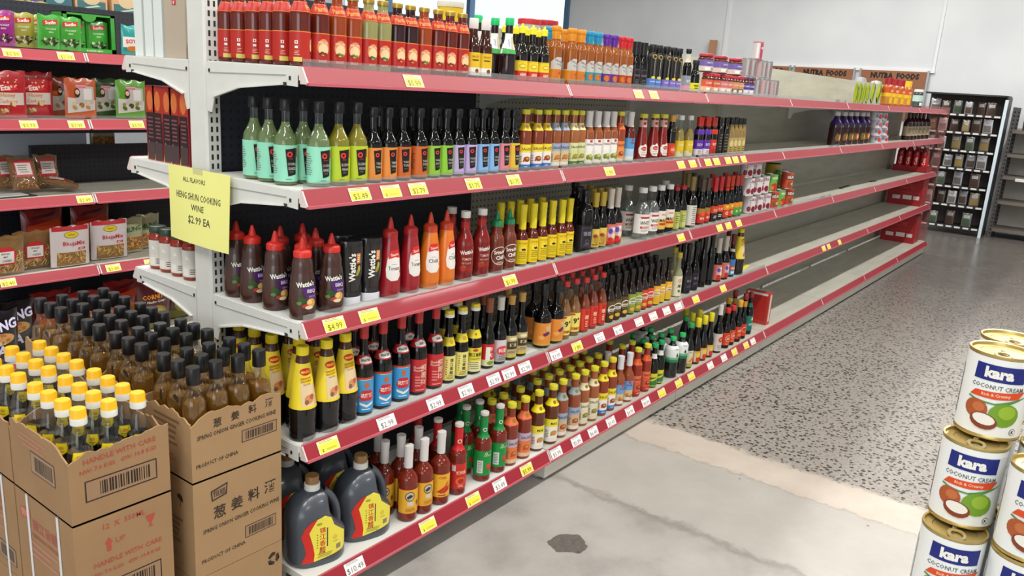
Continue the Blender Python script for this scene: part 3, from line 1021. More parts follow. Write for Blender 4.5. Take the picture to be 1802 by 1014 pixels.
def foil(key, col, top, mid, low, desc, txt, R=.0255, H=.214, leaf=None, foilc='#d3cfcb'):
    items = [('t', txt, 0, .085, .008, '#5a3a2a', R * 1.6), ('r', 0, .098, .012, .01, '#b5323a')]
    if leaf:
        items += [('e', -.006, .036, .012, .01, leaf), ('e', .009, .032, .01, .009, leaf), ('e', .002, .042, .008, .007, '#c9b070'), ('e', -.012, .03, .004, .004, '#b5321f')]
    bottle(key, 'dipping_sauce_bottle', 'bottle', desc, R, H, .125, .165, .0135, G(col), (mat(foilc, .4), .016, .062, 'foil'), [('label', .01, .105, [(.01, .028, low), (.028, .06, mid), (.06, .105, top)], items)])
foil('fo_green', '#8a4a24', '#e6e2dc', '#dfe0d2', '#d5d8c4', 'white-foiled brown bottle with green leaf label', 'SPRING ROLL', leaf='#6a8f3a')
foil('fo_blue', '#5a1a14', '#4f93c9', '#a9c6dc', '#d9d6d2', 'white-foiled red bottle with blue label', 'FISH')
pk = [(0, 0), (.026, 0), (.028, .003), (.0285, .03), (.027, .07), (.021, .115), (.0175, .145), (.0165, .175), (.016, .2), (0, .2)]
bottle('ketch', 'ketchup_bottle', 'bottle', 'waisted red ketchup bottle with white heart label', .0285, .207, 0, 0, 0, G('#7c1a14'), ('#c9c83a', .0185, .018, 'lid'),
       [('label', .02, .088, G('#7c1a14'), [('p', [(-.022, .04), (-.012, .024), (.012, .022), (.024, .042), (.022, .062), (.006, .08), (-.002, .072), (-.016, .072), (-.024, .058)], '#e3dcd3'), ('e', .002, .058, .014, .009, '#b5231f'), ('t', 'Tomato', .002, .058, .006, W_, .02), ('t', 'Ketchup', .0, .043, .006, '#8a2a1a', .026), ('lines', 0, .033, .022, .008, 2, '#9a5a4a'), ('e', .018, .03, .006, .006, '#c22a1c')], 1.7),
        ('neck_label', .15, .18, '#c9a89a', [('e', 0, .166, .008, .006, '#b5231f')])], pf=pk)
bottle('dk_orange', 'soy_sauce_bottle', 'bottle', 'dark bottle with orange-red round label', .024, .203, .12, .155, .013, BLK, ('#cf9a3a', .0155, .03, 'screw'),
       [('label', .012, .075, '#c43a22', [('e', 0, .045, .016, .018, '#d9542a'), ('t', 'ABC', 0, .046, .012, '#e8c9b0', .026)])])
bottle('clr_yel', 'vinegar_bottle', 'bottle', 'clear vinegar bottle with yellow label', .024, .203, .095, .15, .0125, CL, ('#e3ded6', .0145, .022, 'screw'),
       [('label', .01, .085, [(.01, .035, '#cfc8a0'), (.035, .085, '#d6b822')], [('e', .004, .035, .014, .008, '#c9a83a'), ('t', 'SUSHI', 0, .066, .01, '#e8e0b0', .034)])], fill=(.14, glass('#d9c98a', .1, .4, '#c9b060', name='pale_vinegar')))
def square(key, c0, c1, low, desc):
    bottle(key, 'soy_sauce_bottle', 'bottle', desc, .0235, .196, .13, .15, .016, BLK, (mat(c0, .35), .02, .045, 'foil'),
           [('neck_label', .112, .135, c1, None), ('label', .012, .085, [(.012, .04, low), (.04, .085, c1)], [('t', 'SOY', 0, .062, .012, W_, .03), ('lines', 0, .026, .024, .018, 3, '#8a3a3a')])])
square('sq_purple', '#c9281f', '#5b2a9a', '#d9d2d6', 'square dark bottle with purple label bands')
square('sq_red', '#b5301c', '#c4331c', '#b0281a', 'square dark bottle with red label bands')
bottle('dk_slim', 'soy_sauce_bottle', 'bottle', 'slim dark bottle with dull gold lettering', .0195, .195, .13, .16, .012, BLK, ('#1a1816', .0145, .03, 'screw'), [('label', .015, .12, '#1b1a17', [('lines', 0, .07, .02, .09, 6, '#6a6250')])])
bottle('gold_slim', 'sesame_oil_bottle', 'bottle', 'slim gold sesame oil bottle with black cap', .0195, .192, .12, .155, .012, G('#8a6f3a'), ('#151315', .0145, .032, 'screw'), [('label', .01, .09, '#b09a5c', [('e', 0, .06, .012, .016, '#cdbb80'), ('lines', 0, .03, .022, .03, 3, '#6a5526')])])

# ---- third shelf
ps = [(0, 0), (.033, 0), (.036, .004), (.037, .03), (.0355, .075), (.031, .12), (.0285, .138), (.029, .15), (.026, .165), (.0225, .172), (.022, .18), (0, .18)]
def squeeze(key, name, desc, body, capm, H, items, parts_label=None, s=1.0, capr=.0245):
    pf = [(r * s, z * H / .225) for r, z in ps]
    bottle(key, name, 'bottle', desc, .037 * s, H, 0, 0, 0, body, (capm, capr * s, H * .235, 'cone'), [('label', .02, .13 * H / .225, body, items, 1.5)], pf=pf)
BBQ = mat('#41261f', .25, coat=.3)
squeeze('bbq', 'barbecue_sauce_bottle', 'brown barbecue squeeze bottle with red nozzle', BBQ, mat('#c4261c', .35), .222,
        [('p', [(-.03, .098), (.034, .114), (.036, .095), (-.01, .088)], '#1c1518'), ('p', [(-.012, .09), (.034, .094), (.032, .055), (.0, .055)], '#4a2466'), ('t', "Wattie's", -.002, .1, .015, W_, .05, .1, .035), ('t', 'BBQ', .014, .08, .012, '#cfc0dc', .03, 0, .02), ('t', 'SAUCE', .016, .066, .005, '#b5a6c4', .024),
         ('e', -.012, .058, .014, .008, '#2f4a24', -.5), ('e', .012, .048, .013, .013, '#c9964a'), ('e', .008, .051, .007, .007, '#e0bd74'), ('e', -.004, .04, .009, .006, '#a83a2a'), ('e', .006, .036, .011, .005, '#d9c9a8'), ('e', -.02, .048, .007, .005, '#5a7a34')], s=1.0)
pt = [(0, 0), (.029, 0), (.0295, .002), (.0295, .026), (.0275, .028), (.028, .05), (.031, .07), (.0335, .1), (.035, .15), (.036, .185), (.034, .192), (0, .193)]
bottle('tottle', 'sauce_tottle', 'bottle', 'black upside-down sauce bottle with white lettering', .035, .194, 0, 0, 0, mat('#1d1a1c', .22, coat=.3), None,
       [('cap', .0, .0265, mat('#c9c9cf', .35), None), ('label', .06, .175, mat('#1d1a1c', .22, coat=.3), [('t', "Wattie's", -.006, .115, .021, W_, .085, 1.57, .035), ('r', .014, .142, .014, .03, '#c97a3a'), ('lines', .014, .142, .01, .024, 4, '#f0e0c0'), ('e', .012, .1, .006, .012, '#8f8a2a', -.4), ('e', .016, .112, .005, .009, '#b5a23a')], 1.5)], sy=.62, pf=pt)
def toms(key, col, low, txt, desc):
    H = .246
    pf = [(0, 0), (.029, 0), (.032, .004), (.0335, .03), (.033, .08), (.029, .13), (.0255, .16), (.0235, .178), (.021, .185), (.0205, .2), (0, .2)]
    bottle(key, 'squeeze_sauce_bottle', 'bottle', desc, .0335, H, 0, 0, 0, mat(col, .3, coat=.3), (mat('#b3201d' if low else '#c23a1a', .35), .023, .062, 'cone'),
           [('label', .02, .165, mat(col, .3, coat=.3), [('p', [(-.004, .148), (.022, .15), (.029, .12), (.03, .07), (.018, .056), (-.004, .055), (-.018, .066), (-.02, .09), (-.014, .125)], '#e2ddd6'), ('p', [(-.011, .133), (-.004, .148), (.022, .15), (.027, .124), (.008, .128), (-.012, .122)], '#cc2a20'), ('t', 'Sauce', .008, .136, .008, W_, .026, .15), ('t', txt, .006, .094, .012, '#4a3a38', .036), ('lines', .006, .106, .02, .004, 1, '#9a8a86')], 1.7)], pf=pf)
toms('tom', '#951420', 1, 'Tomato', 'red tomato squeeze bottle with teardrop label')
toms('chil', '#d5701c', 0, 'Chilli', 'orange chilli squeeze bottle with teardrop label')
bottle('wketch', 'ketchup_bottle', 'bottle', 'red glass ketchup bottle with white cap', .0315, .235, .12, .185, .0145, G('#7a1d1a'), ('#e0dcd4', .0165, .022, 'screw'),
       [('label', .03, .115, G('#7a1d1a'), [('t', "Wattie's", 0, .1, .015, W_, .048, .12, .03), ('t', 'TOMATO', 0, .076, .009, '#e0b8a8', .034), ('t', 'KETCHUP', 0, .062, .006, '#d9a090', .034), ('e', -.012, .045, .012, .01, '#a8281c'), ('e', .012, .042, .011, .01, '#95201a'), ('e', -.008, .051, .005, .003, '#5a7a2a')], 1.6), ('neck_label', .178, .2, '#b02a24', None)])
bottle('sri', 'sriracha_bottle', 'bottle', 'brown-red chilli bottle with green nozzle', .029, .222, .115, .15, .019, mat('#6b2a18', .25, coat=.3), (mat('#157a4a', .35), .02, .055, 'cone'),
       [('label', .018, .11, mat('#6b2a18', .25, coat=.3), [('ring', 0, .064, .031, .0335, '#d9d0c0'), ('t', 'Sriracha', 0, .078, .014, W_, .046, .1, .03), ('t', 'Chilli', .002, .058, .014, W_, .034, .1, .03), ('lines', 0, .04, .03, .008, 2, '#cfc0b0')], 1.6)])
bottle('yelhot', 'hot_sauce_bottle', 'bottle', 'hot sauce bottle with tall yellow foil', .0235, .23, .105, .138, .0125, G('#591a10'), (mat('#dcc81e', .35), .0155, .092, 'foil'),
       [('label', .01, .1, [(.01, .1, '#e2c71c')], [('t', 'HOT SAUCE', 0, .088, .008, '#b5451c', .036), ('r', 0, .064, .03, .02, '#e8d23a'), ('p', [(-.008, .068), (.006, .07), (.012, .062), (-.004, .06)], '#3a2a1a'), ('lines', 0, .044, .034, .03, 4, '#a8901a'), ('lines', 0, .02, .034, .01, 2, '#b5981c')])])
bottle('pet_soy', 'soy_sauce_bottle', 'bottle', 'large dark soy bottle with dark label', .036, .257, .165, .215, .016, BLK, ('#1a1518', .019, .022, 'screw'),
       [('label', .02, .115, '#1f1a22', [('r', 0, .067, .05, .08, '#4a4450'), ('r', 0, .067, .046, .076, '#221c26'), ('t', '香醋', 0, .082, .018, '#8a8494', .04), ('ring', 0, .05, .006, .008, '#6a6474'), ('lines', 0, .038, .03, .01, 2, '#6a6474')], 1.6)])
def soy(key, desc, R, H, capc, capr, capL, lab, items, typ='foil', neck=None, body=None, z1=.09, zs=.11, zn=.17):
    labs = [('label', .012, z1, lab, items)]
    if neck:
        labs.append(('neck_label', neck[0], neck[1], neck[2], neck[3] if len(neck) > 3 else None))
    bottle(key, 'soy_sauce_bottle', 'bottle', desc, R, H, zs, zn, .0125, body or BLK, (mat(capc, .4) if isinstance(capc, str) else capc, capr, capL, typ), labs)
soy('soy_gold', 'dark soy bottle with yellow foil neck', .027, .24, '#bfa23a', .015, .06, [(.012, .09, '#d2b750')], [('e', .004, .045, .014, .02, '#b08a30'), ('e', -.004, .06, .01, .008, '#8f3a1c'), ('lines', 0, .022, .03, .01, 2, '#6a5020')])
soy('soy_art', 'dark soy bottle with picture label', .03, .25, '#c9bfb0', .015, .085, [(.012, .1, '#c96a5a')], [('e', 0, .06, .02, .03, '#c9a0b8'), ('e', -.008, .07, .01, .012, '#4a4a9a'), ('e', .01, .05, .012, .012, '#e0cf9a'), ('e', -.006, .035, .012, .009, '#b5281e'), ('r', 0, .02, .04, .014, '#c22a20'), ('e', .008, .08, .007, .007, '#e6e0d0')], z1=.1)
CLW = glass('#eef1f0', .2, .12, '#c9ccca', name='white_vinegar')
bottle('wvin', 'vinegar_bottle', 'bottle', 'clear white vinegar bottle with white cap', .039, .236, .125, .19, .0165, CL, ('#e6e4df', .0195, .024, 'screw'),
       [('label', .03, .118, W_, [('r', 0, .109, .07, .016, '#d9d2cc'), ('t', 'WHITE', 0, .078, .018, K_, .052, 0, .02), ('r', .0, .058, .05, .01, '#b5232a'), ('t', 'VINEGAR', 0, .058, .006, W_, .04), ('r', 0, .103, .05, .008, '#b5232a'), ('lines', 0, .043, .04, .012, 3, '#8a8480')], 1.5)], fill=(.17, CLW), seg=22)
bottle('malt', 'vinegar_bottle', 'bottle', 'dark malt vinegar bottle with white cap', .0335, .236, .125, .19, .0155, BLK, ('#e6e4df', .018, .024, 'screw'),
       [('label', .03, .118, [(.03, .075, '#d9b04a'), (.075, .118, '#dcd2c4')], [('t', 'MALT', 0, .073, .016, K_, .044, 0, .02), ('r', .0, .055, .044, .01, '#b5232a'), ('lines', 0, .1, .03, .01, 2, '#b5232a')], 1.5)])
soy('grn_lab', 'dark bottle with olive label and red cap', .0275, .23, '#b32a2c', .015, .03, [(.012, .098, '#a4aa52')], [('r', .006, .05, .02, .07, '#c0c47a'), ('lines', 0, .06, .026, .04, 4, '#6a7a2a')], typ='nib', z1=.1)
soy('wht_lab', 'dark bottle with tall white label', .032, .258, '#8a7440', .0155, .07, [(.012, .115, '#d0ccc4')], [('lines', 0, .07, .03, .08, 8, '#7a7672'), ('lines', .0, .022, .03, .01, 1, '#b5232a')], z1=.115, zs=.13, zn=.185)
soy('red_lab', 'dark bottle with red label and dark foil', .0245, .24, '#5a4a3c', .0145, .065, [(.012, .06, '#c22a22'), (.06, .088, '#9a7430')], [('e', 0, .06, .012, .012, '#d9542a'), ('t', '老抽', 0, .036, .014, '#f0d0b0', .03)])
soy('red_cap', 'dark bottle with bright red foil neck', .0245, .24, '#c92630', .0145, .075, [(.012, .05, '#1a1618'), (.05, .088, '#c9401f')], [('t', '生抽', 0, .066, .014, '#f0c8a0', .03), ('lines', 0, .03, .024, .018, 2, '#cfcabc')])
soy('red_cir', 'dark bottle with red-gold neck and round label', .0235, .238, '#c23a24', .014, .06, [(.012, .055, '#c2401f'), (.055, .085, '#d9902a')], [('ring', 0, .036, .005, .009, '#f0d8c0'), ('e', 0, .072, .01, .006, '#f0c040')], neck=(.16, .175, '#c2301c'))
soy('grn_bot', 'dark bottle with red neck and green label', .0235, .236, '#b53a2c', .014, .06, [(.012, .058, '#4f9a34'), (.058, .085, '#d98a2a')], [('t', '鲜', 0, .036, .014, '#e0e8c0', .02), ('lines', 0, .02, .02, .008, 1, '#2a5a1a')])
tin('tin_lychee', 'white tin with dark red fruit picture', .037, .108, '#d0c8c8', [('e', .0, .03, .016, .018, '#7a1a2a'), ('t', '荔枝', 0, .085, .016, '#8a2030', .04), ('e', -.03, .03, .012, .016, '#8a2a3a'), ('lines', -.022, .06, .008, .05, 5, '#8a4a50'), ('bar', .048, .05, .02, .03)], tab=False)
tin('tin_green', 'green and red vegetable tin', .037, .108, '#6aa840', [('e', 0, .03, .03, .026, '#b5331c'), ('e', -.02, .026, .012, .012, '#c9772a'), ('e', .02, .07, .016, .012, '#3f7a2a'), ('t', 'MIXED', 0, .085, .014, W_, .05)], tab=False)
tin('tin_white_red', 'red-banded vegetable tin', .037, .108, '#c2452c', [('r', 0, .075, .07, .03, '#7a3a24'), ('t', 'BEAN', 0, .076, .018, W_, .06), ('e', 0, .03, .028, .02, '#8a4a2a'), ('e', .01, .034, .014, .01, '#c9a060')], tab=False)
tin('tin_olive', 'large mustard yellow tin', .05, .12, '#b7a028', [('r', 0, .06, .06, .07, '#a8872a'), ('e', -.02, .05, .02, .02, '#8a6a30')], tab=False, lidm=mat('#4a3c28', .4, metal=.5))
# ---- fourth shelf
pm = [(0, 0), (.035, 0), (.038, .004), (.039, .012), (.0372, .02), (.039, .028), (.0372, .037), (.039, .046), (.0372, .055), (.039, .064), (.0392, .095), (.0375, .1), (.031, .15), (.0245, .2), (.0185, .235), (.0165, .245), (.016, .258), (0, .258)]
MAG = [('p', [(-.06, .098), (.06, .098), (.06, .105), (-.06, .105)], '#e3c928'), ('p', [(-.012, .105), (.028, .105), (.024, .165), (-.014, .175)], '#dcc39a'), ('p', [(.028, .108), (.04, .108), (.03, .165), (.024, .165)], '#cdb084'), ('e', .01, .126, .014, .013, '#c98a5a'), ('e', .018, .132, .007, .008, '#b5543a'), ('e', .002, .118, .006, .007, '#8a5a34'),
       ('e', .002, .205, .0165, .0105, '#c8201c'), ('t', 'MAGGI', .002, .205, .0075, '#f2d23a', .024, .1, .03), ('r', .002, .186, .03, .006, '#b58a1c', .12), ('t', 'SEASONING', .002, .178, .006, '#a8281c', .03, .12), ('t', 'SAUCE', .004, .169, .005, '#8a3a1c', .02, .12)]
bottle('maggi', 'seasoning_sauce_bottle', 'bottle', 'tall cone-shaped yellow seasoning sauce bottle', .039, .276, 0, 0, 0, mat('#0b0b0d', .1, coat=.2), ('#e6cf1a', .0178, .026, 'lid'),
       [('label', .097, .228, [(.097, .105, '#e3c928'), (.105, .228, '#e5cf34')], MAG), ('shoulder', .23, .25, G('#4a2a1e'), None)], pf=pm, seg=24)
def shao(key, lab, low, items, desc, txt):
    soy(key, desc, .031, .288, '#b8292c', .0155, .045, lab, items, neck=(.165, .192, '#b02024', [('p', [(-.022, .18), (0, .19), (.022, .18), (.02, .169), (-.02, .169)], '#d8d4cc'), ('t', txt, 0, .178, .008, K_, .034, 0, .03)]), z1=.125, zs=.145, zn=.21)
    KINDS[key]['name'] = 'cooking_wine_bottle'
shao('sx_blue', [(.012, .02, '#2f86b8'), (.02, .118, '#3f93c6'), (.118, .125, '#b5452a')], None,
     [('p', [(-.024, .062), (-.014, .084), (.014, .084), (.024, .062), (.016, .05), (-.016, .05)], '#c2262a'), ('t', '花雕酒', 0, .067, .014, W_, .038, 0, .02), ('p', [(-.022, .046), (0, .036), (.022, .046), (.022, .038), (0, .028), (-.022, .038)], '#e0dcd6'), ('e', 0, .1, .008, .01, '#b5623a'), ('lines', 0, .118, .04, .004, 1, '#e0c8b0'), ('lines', 0, .022, .03, .008, 1, '#d0e0ea')], 'red-capped cooking wine bottle with blue label', '绍兴花雕')
shao('sx_red', [(.012, .125, '#b92a2e')], None, [('t', '花雕酒', .008, .072, .022, '#e6cdb8', .075, 1.57, .0), ('t', 'Double', -.012, .098, .008, '#e6cdb8', .03), ('t', 'Phoenix', -.012, .088, .008, '#e6cdb8', .03), ('lines', -.012, .05, .02, .04, 4, '#d98a80'), ('lines', 0, .02, .04, .006, 1, '#e0b0a8')], 'red-capped cooking wine bottle with red label', '加饭')
def vin(key, desc, lab, items, neckitems, body, H=.258, R=.0265, cap=('#e3c92a', .0165, .024, 'band2'), fill=None):
    bottle(key, 'vinegar_bottle', 'bottle', desc, R, H, .115, .19, .012, body, cap, [('label', .012, .1, lab, items), ('neck_label', .135, .165, '#d9c42c', neckitems)], fill=fill)
VA = [('t', '镇', 0, .085, .013, K_, None), ('t', '江', 0, .07, .013, K_, None), ('t', '香', 0, .055, .013, K_, None), ('t', '醋', 0, .04, .013, K_, None), ('lines', -.018, .06, .006, .06, 7, '#8a7a2a'), ('lines', 0, .024, .034, .016, 3, '#7a7a3a')]
vin('zj', 'yellow-capped vinegar bottle with cream label', [(.012, .1, '#ddd27a')], VA, [('e', 0, .15, .008, .007, '#b5972a')], BLK)
vin('zj_wide', 'yellow-capped vinegar bottle with two-tone yellow label', [(.012, .05, '#e0dba8'), (.05, .1, '#d8ca3c')], [('t', '镇江香醋', 0, .075, .014, K_, .05), ('t', 'CHINKIANG', 0, .06, .005, '#5a4a1a', .04), ('lines', 0, .035, .04, .03, 4, '#8a8450'), ('e', 0, .092, .01, .005, '#b53a1c')], [('t', '金', 0, .15, .01, '#7a5a1a')], BLK, R=.029)
soy('hai', 'dark bottle with red and cream label', .026, .266, '#8a4a30', .0145, .055, [(.012, .035, '#d9cfa8'), (.035, .095, '#c2242c')], [('r', -.008, .06, .016, .05, '#e0dcd4'), ('t', '海', .002, .075, .018, W_, None), ('t', '天', .002, .052, .016, W_, None), ('e', .004, .024, .014, .008, '#6a9a2a')], typ='foil')
soy('silver', 'dark bottle with silver and red label', .028, .256, '#c9c4bc', .0145, .05, [(.012, .05, '#aaa6a6'), (.05, .095, '#c9c5c4')], [('e', 0, .055, .024, .018, '#cf4048'), ('t', '料酒', 0, .055, .016, W_, .04), ('lines', 0, .026, .04, .02, 3, '#6a6668')])
soy('goldlab', 'dark bottle with gold label and gold cap', .0285, .25, '#b98f4a', .0145, .035, [(.012, .02, '#c9b83a'), (.02, .098, '#b9a674')], [('r', 0, .06, .046, .03, '#3a3026'), ('t', '耗油', 0, .062, .014, '#d9c890', .036), ('lines', 0, .034, .04, .01, 2, '#5a4a2a'), ('e', 0, .086, .016, .006, '#e0d8b0')])
soy('org_big', 'large dark bottle with orange label', .0355, .262, '#17161a', .0165, .05, [(.012, .02, '#c9a040'), (.02, .105, '#d98632')], [('p', [(.0, .09), (.026, .1), (.03, .06), (.016, .05)], '#c9a878'), ('p', [(-.01, .06), (.014, .072), (.026, .06), (.0, .05)], '#5a2a50'), ('e', -.014, .045, .014, .008, '#e0a050')], typ='screw', z1=.106, zs=.125)
RICE = glass('#e8d4a8', .1, .35, '#c98a4a', name='amber_rice_wine')
bottle('nine', 'rice_vinegar_bottle', 'bottle', 'clear red-capped bottle with yellow number label', .0275, .245, .11, .18, .0115, CL, ('#cf3330', .0145, .022, 'screw'),
       [('label', .02, .102, '#e3d26a', [('t', '9°', .002, .068, .026, K_, .04, 0, .03), ('e', -.014, .096, .01, .004, '#c2401f'), ('r', 0, .034, .042, .012, '#c98a2a'), ('t', '米醋', 0, .034, .008, '#7a1a14', .03)])], fill=(.17, RICE))
bottle('redlab_clr', 'rice_vinegar_bottle', 'bottle', 'clear red-capped bottle with red label', .0255, .24, .115, .175, .0115, CL, ('#cf3330', .0145, .022, 'screw'),
       [('label', .012, .105, '#cf3a26', [('r', .004, .06, .02, .08, '#b81f1a'), ('t', '醋', .004, .07, .018, '#f0c8a8', None), ('lines', .004, .04, .014, .03, 4, '#f0c8a8')])], fill=(.165, glass('#d98a5a', .1, .5, '#a84a24', name='red_vinegar')))
def logo(key, c, desc, low):
    bottle(key, 'sushi_sauce_bottle', 'bottle', desc, .025, .218, .105, .16, .0115, G('#23170f'), ('#1c181a', .0145, .024, 'screw'),
           [('label', .008, .1, [(.008, .045, low), (.045, .1, c)], [('e', 0, .062, .0225, .022, '#e4ded0'), ('e', 0, .06, .02, .02, c), ('r', 0, .06, .042, .013, '#e4ded0'), ('t', 'kikko', 0, .06, .009, K_, .036, 0, .02), ('e', 0, .028, .014, .009, '#d9a83a')], 1.9)])
logo('lg_brown', '#5a4420', 'small dark bottle with brown ringed logo', '#3a2a16')
logo('lg_green', '#8a9a3c', 'small dark bottle with green ringed logo', '#7a8a34')
logo('lg_red', '#c9401f', 'small dark bottle with red ringed logo', '#c2301c')
logo('lg_yel', '#e0ac24', 'small dark bottle with yellow ringed logo', '#d9b42c')
bottle('mirin', 'rice_vinegar_bottle', 'bottle', 'pale bottle with cream label and yellow cap', .026, .232, .115, .165, .0115, glass('#e6e4c8', .12, .4, '#cfcaa0', name='pale_bottle'), ('#c9b83a', .0145, .028, 'screw'),
       [('label', .006, .112, '#dcd8b8', [('ring', 0, .088, .007, .0095, '#c22a26'), ('e', 0, .088, .003, .003, '#c22a26'), ('t', '米', 0, .06, .022, K_, None, 0, .02), ('t', '醋', 0, .034, .014, K_, None)])])
soy('blk_plain', 'tall dark bottle with plain dark label', .027, .265, '#15131a', .015, .03, [(.012, .1, '#191720')], [('r', 0, .056, .044, .07, '#45414f'), ('r', 0, .056, .041, .067, '#1a1822'), ('t', '酱油', 0, .07, .014, '#7a7684', .034), ('lines', 0, .04, .03, .014, 3, '#5a5666')], typ='screw', z1=.1)
soy('blk_slim', 'very tall black bottle without bright label', .023, .29, '#151316', .014, .03, [(.03, .1, '#151416')], None, typ='screw', zs=.15, zn=.22, z1=.1)
soy('blue_lab', 'dark bottle with blue and red label', .025, .25, '#6a1a20', .0145, .06, [(.012, .04, '#3a8ab8'), (.04, .065, '#b5452c'), (.065, .105, '#3f6f9f')], [('e', 0, .052, .016, .008, '#d9a08a'), ('r', .0, .028, .024, .014, '#d0dce2')], neck=(.15, .166, '#d9c9c4'), z1=.106)
# ---- bottom shelf
def rooster(key, lab, desc, items, neckc, H=.262, capc='#cfcac4', body='#6f2212', R=.034):
    bottle(key, 'chilli_sauce_bottle', 'bottle', desc, R, H, .145, .185, .0135, G(body), (mat(neckc, .4), .016, H - .185 if neckc == capc else .02, 'foil' if neckc == capc else 'screw'),
           [('label', .03, .118, lab, items, 1.35)])
rooster('eagle', [(.03, .032, '#b53a1c'), (.032, .116, '#dfa52c'), (.116, .118, '#b53a1c')], 'white-foiled chilli bottle with round eagle badge', [('e', -.004, .093, .0165, .0165, '#2a2a26'), ('e', -.004, .093, .014, .014, '#b9b4a2'), ('p', [(-.016, .09), (-.004, .1), (.008, .095), (.0, .088), (-.01, .084)], '#33322e'), ('r', -.002, .066, .022, .014, '#c9c2b4'), ('p', [(.018, .07), (.026, .078), (.028, .062), (.022, .055)], '#6a3a1a'), ('lines', 0, .044, .04, .014, 3, '#9a6a1c')], '#d4cfcb', capc='#d4cfcb')
rooster('chilli_pic', [(.03, .032, '#b53a1c'), (.032, .116, '#e2a92c'), (.116, .118, '#b53a1c')], 'white-foiled chilli bottle with red chilli picture', [('t', 'Chilli', .0, .104, .009, '#9a2a14', .04), ('p', [(-.022, .05), (.006, .07), (.028, .088), (.012, .066), (.0, .048)], '#b5281a'), ('p', [(-.01, .046), (.01, .072), (.02, .092), (.016, .064), (.008, .046)], '#c93a20'), ('p', [(.004, .044), (.018, .068), (.03, .074), (.024, .055)], '#a8201a'), ('lines', 0, .038, .04, .008, 1, '#7a3a14')], '#d4cfcb', capc='#d4cfcb')
def neckb(key, nk, lab, desc, items):
    bottle(key, 'chilli_sauce_bottle', 'bottle', desc, .0325, .266, .15, .185, .0145, G('#6f2015'), ('#c9c4bc', .0165, .013, 'lid'),
           [('label', .025, .122, lab, items), ('neck_label', .168, .25, nk, [('e', 0, .2, .008, .008, '#e0d8c4'), ('e', 0, .2, .005, .005, nk)])])
neckb('redneck', '#c01f22', [(.025, .122, '#c02a22')], 'chilli bottle with red foil neck', [('r', -.022, .105, .014, .022, '#d0cac0'), ('t', '辣椒酱', .006, .088, .014, '#f0c8a0', .036), ('e', .004, .055, .018, .016, '#d9602c'), ('e', .006, .055, .012, .01, '#a82a1a'), ('t', 'CHILI', .004, .036, .006, W_, .03)])
neckb('greenneck', '#14803c', [(.025, .122, '#148a3a')], 'chilli bottle with green foil neck', [('ring', .004, .112, .003, .005, '#cfe0c0'), ('t', 'CHILI SAUCE', .01, .104, .006, '#d8e4b0', .032), ('r', -.018, .06, .022, .05, '#c9ccc6'), ('lines', -.018, .06, .016, .04, 6, '#7a807a'), ('p', [(.004, .066), (.016, .07), (.028, .064), (.022, .054), (.008, .056)], '#d0402c'), ('p', [(.006, .052), (.024, .054), (.03, .07), (.032, .05), (.018, .042)], '#c22a20')])
thai('b_org', '#7a2c18', '#d96a3c', '#b9a3b4', '#d9753c', '#d9b08c', 'large bottle with orange picture label', R=.031, H=.252, food='#b5502a')
thai('b_yel', '#5a2a14', '#e6d41f', '#e3d436', '#e4dfd4', '#dcd8cc', 'large dark bottle with yellow-white label', R=.030, H=.252, food='#b58a3a', txt='MAE')
thai('b_grey', '#8a4426', '#8da0a4', '#94a3bb', '#c4a684', '#d9cfc4', 'large bottle with grey-blue label', R=.029, H=.252, food='#9a4a24')
thai('b_cream', '#96522c', '#d9cda6', '#dcd4b4', '#d5cfae', '#cfc9a8', 'large bottle with cream label', R=.028, H=.25, food='#6a7a3a')
thai('b_blue', '#84351c', '#e6cf24', '#e4cb2c', '#e6dfd8', '#2c72bb', 'large brown bottle with blue label foot', R=.028, H=.25)
thai('b_red', '#8a2a18', '#d9562c', '#d96a44', '#d0553a', '#b5321f', 'large red bottle with orange neck label', R=.0265, H=.242, food='#8a2014')
foil('b_foil', '#8a4426', '#6c93c6', '#c9b48a', '#d9d2c4', 'white-foiled brown bottle with blue-gold label', 'PLUM', R=.0265, H=.238, foilc='#cfcfd2', leaf='#b5762a')
bottle('grn_cap', 'soy_sauce_bottle', 'bottle', 'dark bottle with green cap and green label', .0255, .225, .12, .165, .0125, BLKG, ('#1c9a54', .016, .02, 'screw'),
       [('label', .008, .075, [(.008, .012, '#d9c832'), (.012, .055, '#2a7a3a'), (.055, .075, '#d6c22a')], [('p', [(-.024, .03), (.024, .05), (.024, .058), (-.024, .04)], '#d6c22a')]), ('neck_label', .15, .175, '#d8dad4', None)])
bottle('fizz', 'drink_bottle', 'bottle', 'large black drink bottle with white shrink wrap', .036, .215, .15, .185, .0135, mat('#101314', .12, coat=.5), (mat('#25b65e', .35), .0165, .02, 'screw'),
       [('label', .085, .17, [(.085, .1, '#1f7a4a'), (.1, .112, '#74b08c'), (.112, .17, '#dde0dc')], [('t', 'COLA', 0, .155, .007, K_, .03), ('p', [(-.006, .12), (.002, .136), (.01, .12), (.004, .112)], '#2a4a34')])])
bottle('grn_tall', 'soy_sauce_bottle', 'bottle', 'tall dark bottle with green ball cap', .026, .25, .11, .18, .0115, BLKG, (mat('#1e9a50', .3), .0155, .026, 'screw'),
       [('label', .01, .1, [(.01, .03, '#9aa03a'), (.03, .08, '#d9cfae'), (.08, .1, '#d6d4ce')], [('p', [(-.01, .04), (.012, .066), (.018, .05), (.002, .034)], '#d9812a'), ('t', 'Soy', 0, .09, .01, K_, .03)])])
